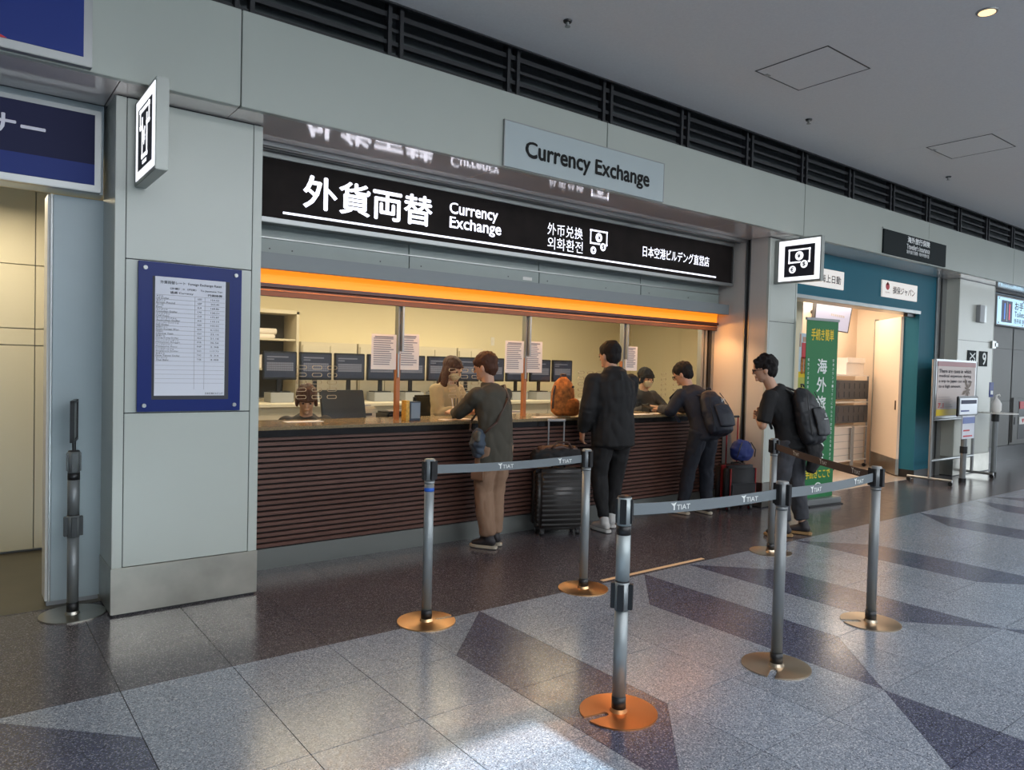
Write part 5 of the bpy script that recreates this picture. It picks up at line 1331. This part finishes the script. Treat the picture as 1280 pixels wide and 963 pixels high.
# curly haired man waiting
loc, yaw, sc = (6.27, 3.85, 0), R(8), .99
g = lambda *p: L_(loc, yaw, sc, p)
person('person with curly dark hair and glasses in a black T-shirt, waiting with arms folded', loc, yaw, sc, dict(
    P=(-.02, .0, .94), C=(-.045, .06, 1.17), N=(-.13, .14, 1.395), H=(-.18, .185, 1.46), head=(30, -10), hair='curly', glasses=True,
    armL=((-.27, .10, 1.31), (-.33, .13, 1.03), (-.19, .26, 1.13)), armR=((.06, .14, 1.31), (.12, .22, 1.05), (-.12, .28, 1.11)),
    handL=((.9, .1, .25), (0, -1, 0), .5), handR=((-.9, .0, .2), (0, -1, 0), .5),
    legL=((-.095, .0, .90), (-.12, .04, .50), (-.14, -.02, .09)), legR=((.08, .0, .90), (.08, -.03, .50), (.10, -.10, .09)), toeL=35, toeR=10,
    top=M_BLK, legs=M_JEAN, sleeve=.42, ease=.018, hem=-.24, wr=.010, legease=.020, ankle=.052, shoe=M_DSHOE, sole=mat('tan_sole', (.32, .19, .08), .6), topname='t_shirt', leglen=.86))
backpack('black boxy backpack with white lettering on the curly-haired person', loc, yaw, sc, (-.02, -.165, 1.15), .54, .36, .22, R(-16), mat('black_backpack', (.014, .016, .020), .55), (('KNOX', -.05, .03, .085, .022), ('U', -.005, -.05, .03, .035), ('······', -.05, -.075, .08, .010)), [(.06, .10, 1.40), (.08, .20, 1.33), (.11, .22, 1.2), (.14, .13, 1.0)])

jk = [o for o in bpy.data.objects if o.get('label', '').startswith('person with curly')][0]
def fj(bm):
    loft(bm, [((.02, -.17, .93), .13, .045), ((.05, -.21, .82), .12, .06), ((.06, -.20, .70), .10, .055), ((.05, -.18, .62), .06, .04)], n=18)
    loft(bm, [((-.15, -.04, .93), .03, .04), ((-.08, -.15, .95), .03, .04), ((.10, -.15, .95), .03, .04), ((.17, -.04, .93), .03, .04)], side=(0, 0, 1), n=12)
fuse('tied_jacket', fj, M_BLK, jk, .009, 2, .014, 10)
# clerks behind the glass (seated)
def clerk(label, px_, py_top, Y, yaw, q, sc=.97):
    h = at(px_, py_top, Y=Y); crown = 1.18 + q.get('dz', 0)
    loc = (h.x, Y, h.z - 1.20 * sc)
    seat = dict(P=(0, 0, .50), C=(0, .01, .74), N=(0, .05, .955), H=(0, .07, .995), legL=((-.09, 0, .46), (-.10, .38, .45), (-.10, .40, .09)), legR=((.09, 0, .46), (.10, .38, .45), (.10, .40, .09)),
        armL=((-.165, .03, .885), (-.21, .12, .66), (-.10, .34, .70)), armR=((.165, .03, .885), (.21, .12, .66), (.10, .34, .70)), handL=((.4, .8, 0), (0, 0, -1), .5), handR=((-.4, .8, 0), (0, 0, -1), .5),
        legs=M_DVEST, sleeve=1, ease=.018, hem=-.1, shoe=M_DSHOE)
    seat.update(q)
    p = person(label, loc, yaw, sc, seat)
    c = thing('office_chair', 'dark office chair under the ' + label.replace('person', 'clerk', 1).split(' seated')[0], 'chair', (loc[0], loc[1], 0), yaw, 'office chairs behind the counter')
    zs = loc[2] + .36 * sc
    f = V((0, 0, 0))
    bm = bmesh.new(); box(bm, -.22, .22, -.22, .24, zs - .06, zs); obj('seat', bm, M_BLACK, c, .02)
    bm = bmesh.new(); box(bm, -.20, .20, -.26, -.21, zs + .08, zs + .45); obj('backrest', bm, M_BLACK, c, .02)
    bm = bmesh.new(); box(bm, -.03, .03, -.25, -.23, zs - .05, zs + .1); obj('back_bar', bm, M_BLACK, c)
    bm = bmesh.new(); cyl(bm, (0, 0, .06), (0, 0, zs - .06), .028); obj('gas_column', bm, M_STEELD, c)
    for k in range(5):
        a = k * 2 * math.pi / 5; bm = bmesh.new(); cyl(bm, (0, 0, .09), (.27 * math.cos(a), .27 * math.sin(a), .05), .02, .014, 8); ball(bm, (.27 * math.cos(a), .27 * math.sin(a), .026), .025, seg=8); obj('star_leg', bm, M_BLACK, c)
    return p
clerk('person with brown fringe seated and looking down behind the left end of the counter', 383, 484, 5.98, R(160), dict(top=M_DVEST, hair='fringe', hairm=M_HAIRR, head=(0, -20), armR=((.165, .03, .885), (.22, .18, .74), (.08, .40, .80)), armL=((-.165, .03, .885), (-.22, .18, .74), (-.08, .40, .80)), topname='jacket'))
clerk('person with long dark brown hair and mask seated behind the glass by the woman', 557, 449, 6.15, R(195), dict(top=M_CREAMC, hair='long', hairm=M_HAIRR, mask=True, head=(0, -18), topname='blouse'))
clerk('person with black fringe and pale mask seated at the right part of the counter', 802, 463, 5.98, R(172), dict(top=M_DVEST, hair='fringe', mask=True, head=(0, -8), armR=((.165, .03, .885), (.24, .16, .68), (.14, .36, .78)), armL=((-.165, .03, .885), (-.26, .2, .70), (-.22, .42, .77)), topname='jacket'))

# ================================================================== SUITCASES
def suitcase(label, loc, rz, w, d, h, m, trim, ribs, handle, hm):
    t = thing('suitcase', label, 'suitcase', (*loc, 0), rz)
    bm = bmesh.new(); box(bm, -w / 2, w / 2, -d / 2, -.004, .055, h); obj('front_shell', bm, m, t, .035, True, 4)
    bm = bmesh.new(); box(bm, -w / 2, w / 2, .004, d / 2, .055, h); obj('rear_shell', bm, m, t, .035, True, 4)
    bx('zip_band', (-w / 2 + .004, w / 2 - .004, -.012, .012, .06, h - .005), trim, t, .004)
    if ribs:
        for k in range(11):
            z = .11 + k * (h - .17) / 10
            for y0, y1 in ((-d / 2 - .005, -d / 2 + .01),):
                bx('rib', (-w / 2 + .03, w / 2 - .03, y0, y1, z - .008, z + .008), m, t, .004)
            for x0, x1 in ((-w / 2 - .005, -w / 2 + .01), (w / 2 - .01, w / 2 + .005)): bx('rib', (x0, x1, -d / 2 + .02, -.02, z - .008, z + .008), m, t, .004)
    else:
        bx('front_pocket', (-w / 2 + .03, w / 2 - .03, -d / 2 - .025, -d / 2 + .01, .10, h * .62), m, t, .012)
        for x in (-w / 2 + .03, w / 2 - .03): bx('piping', (x - .006, x + .006, -d / 2 - .012, -d / 2, .08, h - .03), trim, t)
        bx('side_piping', (w / 2 - .004, w / 2 + .006, -.04, -.015, .08, h - .02), trim, t)
    for x in (-w / 2 + .05, w / 2 - .05):
        for y in (-d / 2 + .05, d / 2 - .05):
            bm = bmesh.new(); cyl(bm, (x - .014, y, .028), (x + .014, y, .028), .028, n=16); wv = obj('wheel', bm, M_BLACK, t, .004)
            bm = bmesh.new(); cyl(bm, (x - .016, y, .028), (x + .016, y, .028), .012, n=10); obj('hub', bm, M_GREYP if ribs else M_SRED, wv)
            bx('caster_housing', (x - .02, x + .02, y - .02, y + .02, .045, .065), M_BLACK, t)
    bm = bmesh.new(); tube(bm, [(-.06, 0, h), (-.06, 0, h + .02), (.06, 0, h + .02), (.06, 0, h)], .009); obj('carry_handle', bm, M_BLACK, t)
    for x in (-.075, .075):
        bm = bmesh.new(); cyl(bm, (x, d / 2 - .045, h), (x, d / 2 - .045, handle), .008, n=8); obj('pull_rod', bm, hm, t)
    bm = bmesh.new(); tube(bm, [(-.085, d / 2 - .045, handle), (.085, d / 2 - .045, handle)], .013); obj('pull_grip', bm, M_BLACK if hm != M_ALU else M_GREYP, t)
    return t
suitcase('gunmetal ribbed hard suitcase with a raised handle beside the man in black', (4.40, 5.02), R(-22), .44, .26, .60, M_SUIT1, M_BLACK, True, 1.03, M_ALU)
t = thing('duffel_bag', 'dark brown duffel bag lying on top of the gunmetal suitcase', 'bag', (4.38, 5.0, .63), R(-22))
def fd(bm): loft(bm, [((-.24, -.04, .085), .06, .07), ((-.12, -.05, .09), .08, .085), ((.05, -.05, .09), .08, .085), ((.17, -.04, .085), .06, .07)], side=(0, 1, 0), n=16)
fuse('bag_body', fd, M_BLK, t, .009, 2, .012, 10)
def fd(bm): loft(bm, [((-.20, -.04, .15), .05, .03), ((.0, -.05, .17), .06, .03), ((.15, -.04, .15), .05, .025)], side=(0, 1, 0), n=14)
fuse('brown_top', fd, M_BROWNB, t, .009, 2, .01, 14)
bm = bmesh.new(); tube(bm, [(-.10, -.09, .16), (-.05, -.10, .22), (.05, -.10, .22), (.10, -.09, .16)], .009); obj('handle', bm, M_BROWNB, t, 0, True)
suitcase('black soft suitcase with red trim and red pull rods under the blue bag', (6.86, 4.87), R(-14), .40, .24, .50, M_SUIT2, M_SRED, False, 1.02, M_SRED)
t = thing('blue_bag', 'blue bundle bag resting on the black and red suitcase', 'bag', (6.87, 4.83, .535), R(-14))
def fd(bm): loft(bm, [((0, -.03, .06), .14, .085), ((.0, -.03, .14), .15, .09), ((.01, -.03, .20), .11, .07)], n=18)
fuse('bag_body', fd, M_BBLUE, t, .009, 4, .008, 12)
bm = bmesh.new(); tube(bm, [(-.12, -.10, .06), (-.11, -.12, .14), (-.06, -.10, .22)], .006); tube(bm, [(.12, -.10, .06), (.11, -.12, .14), (.06, -.10, .22)], .006); obj('cord', bm, M_BLACK, t)
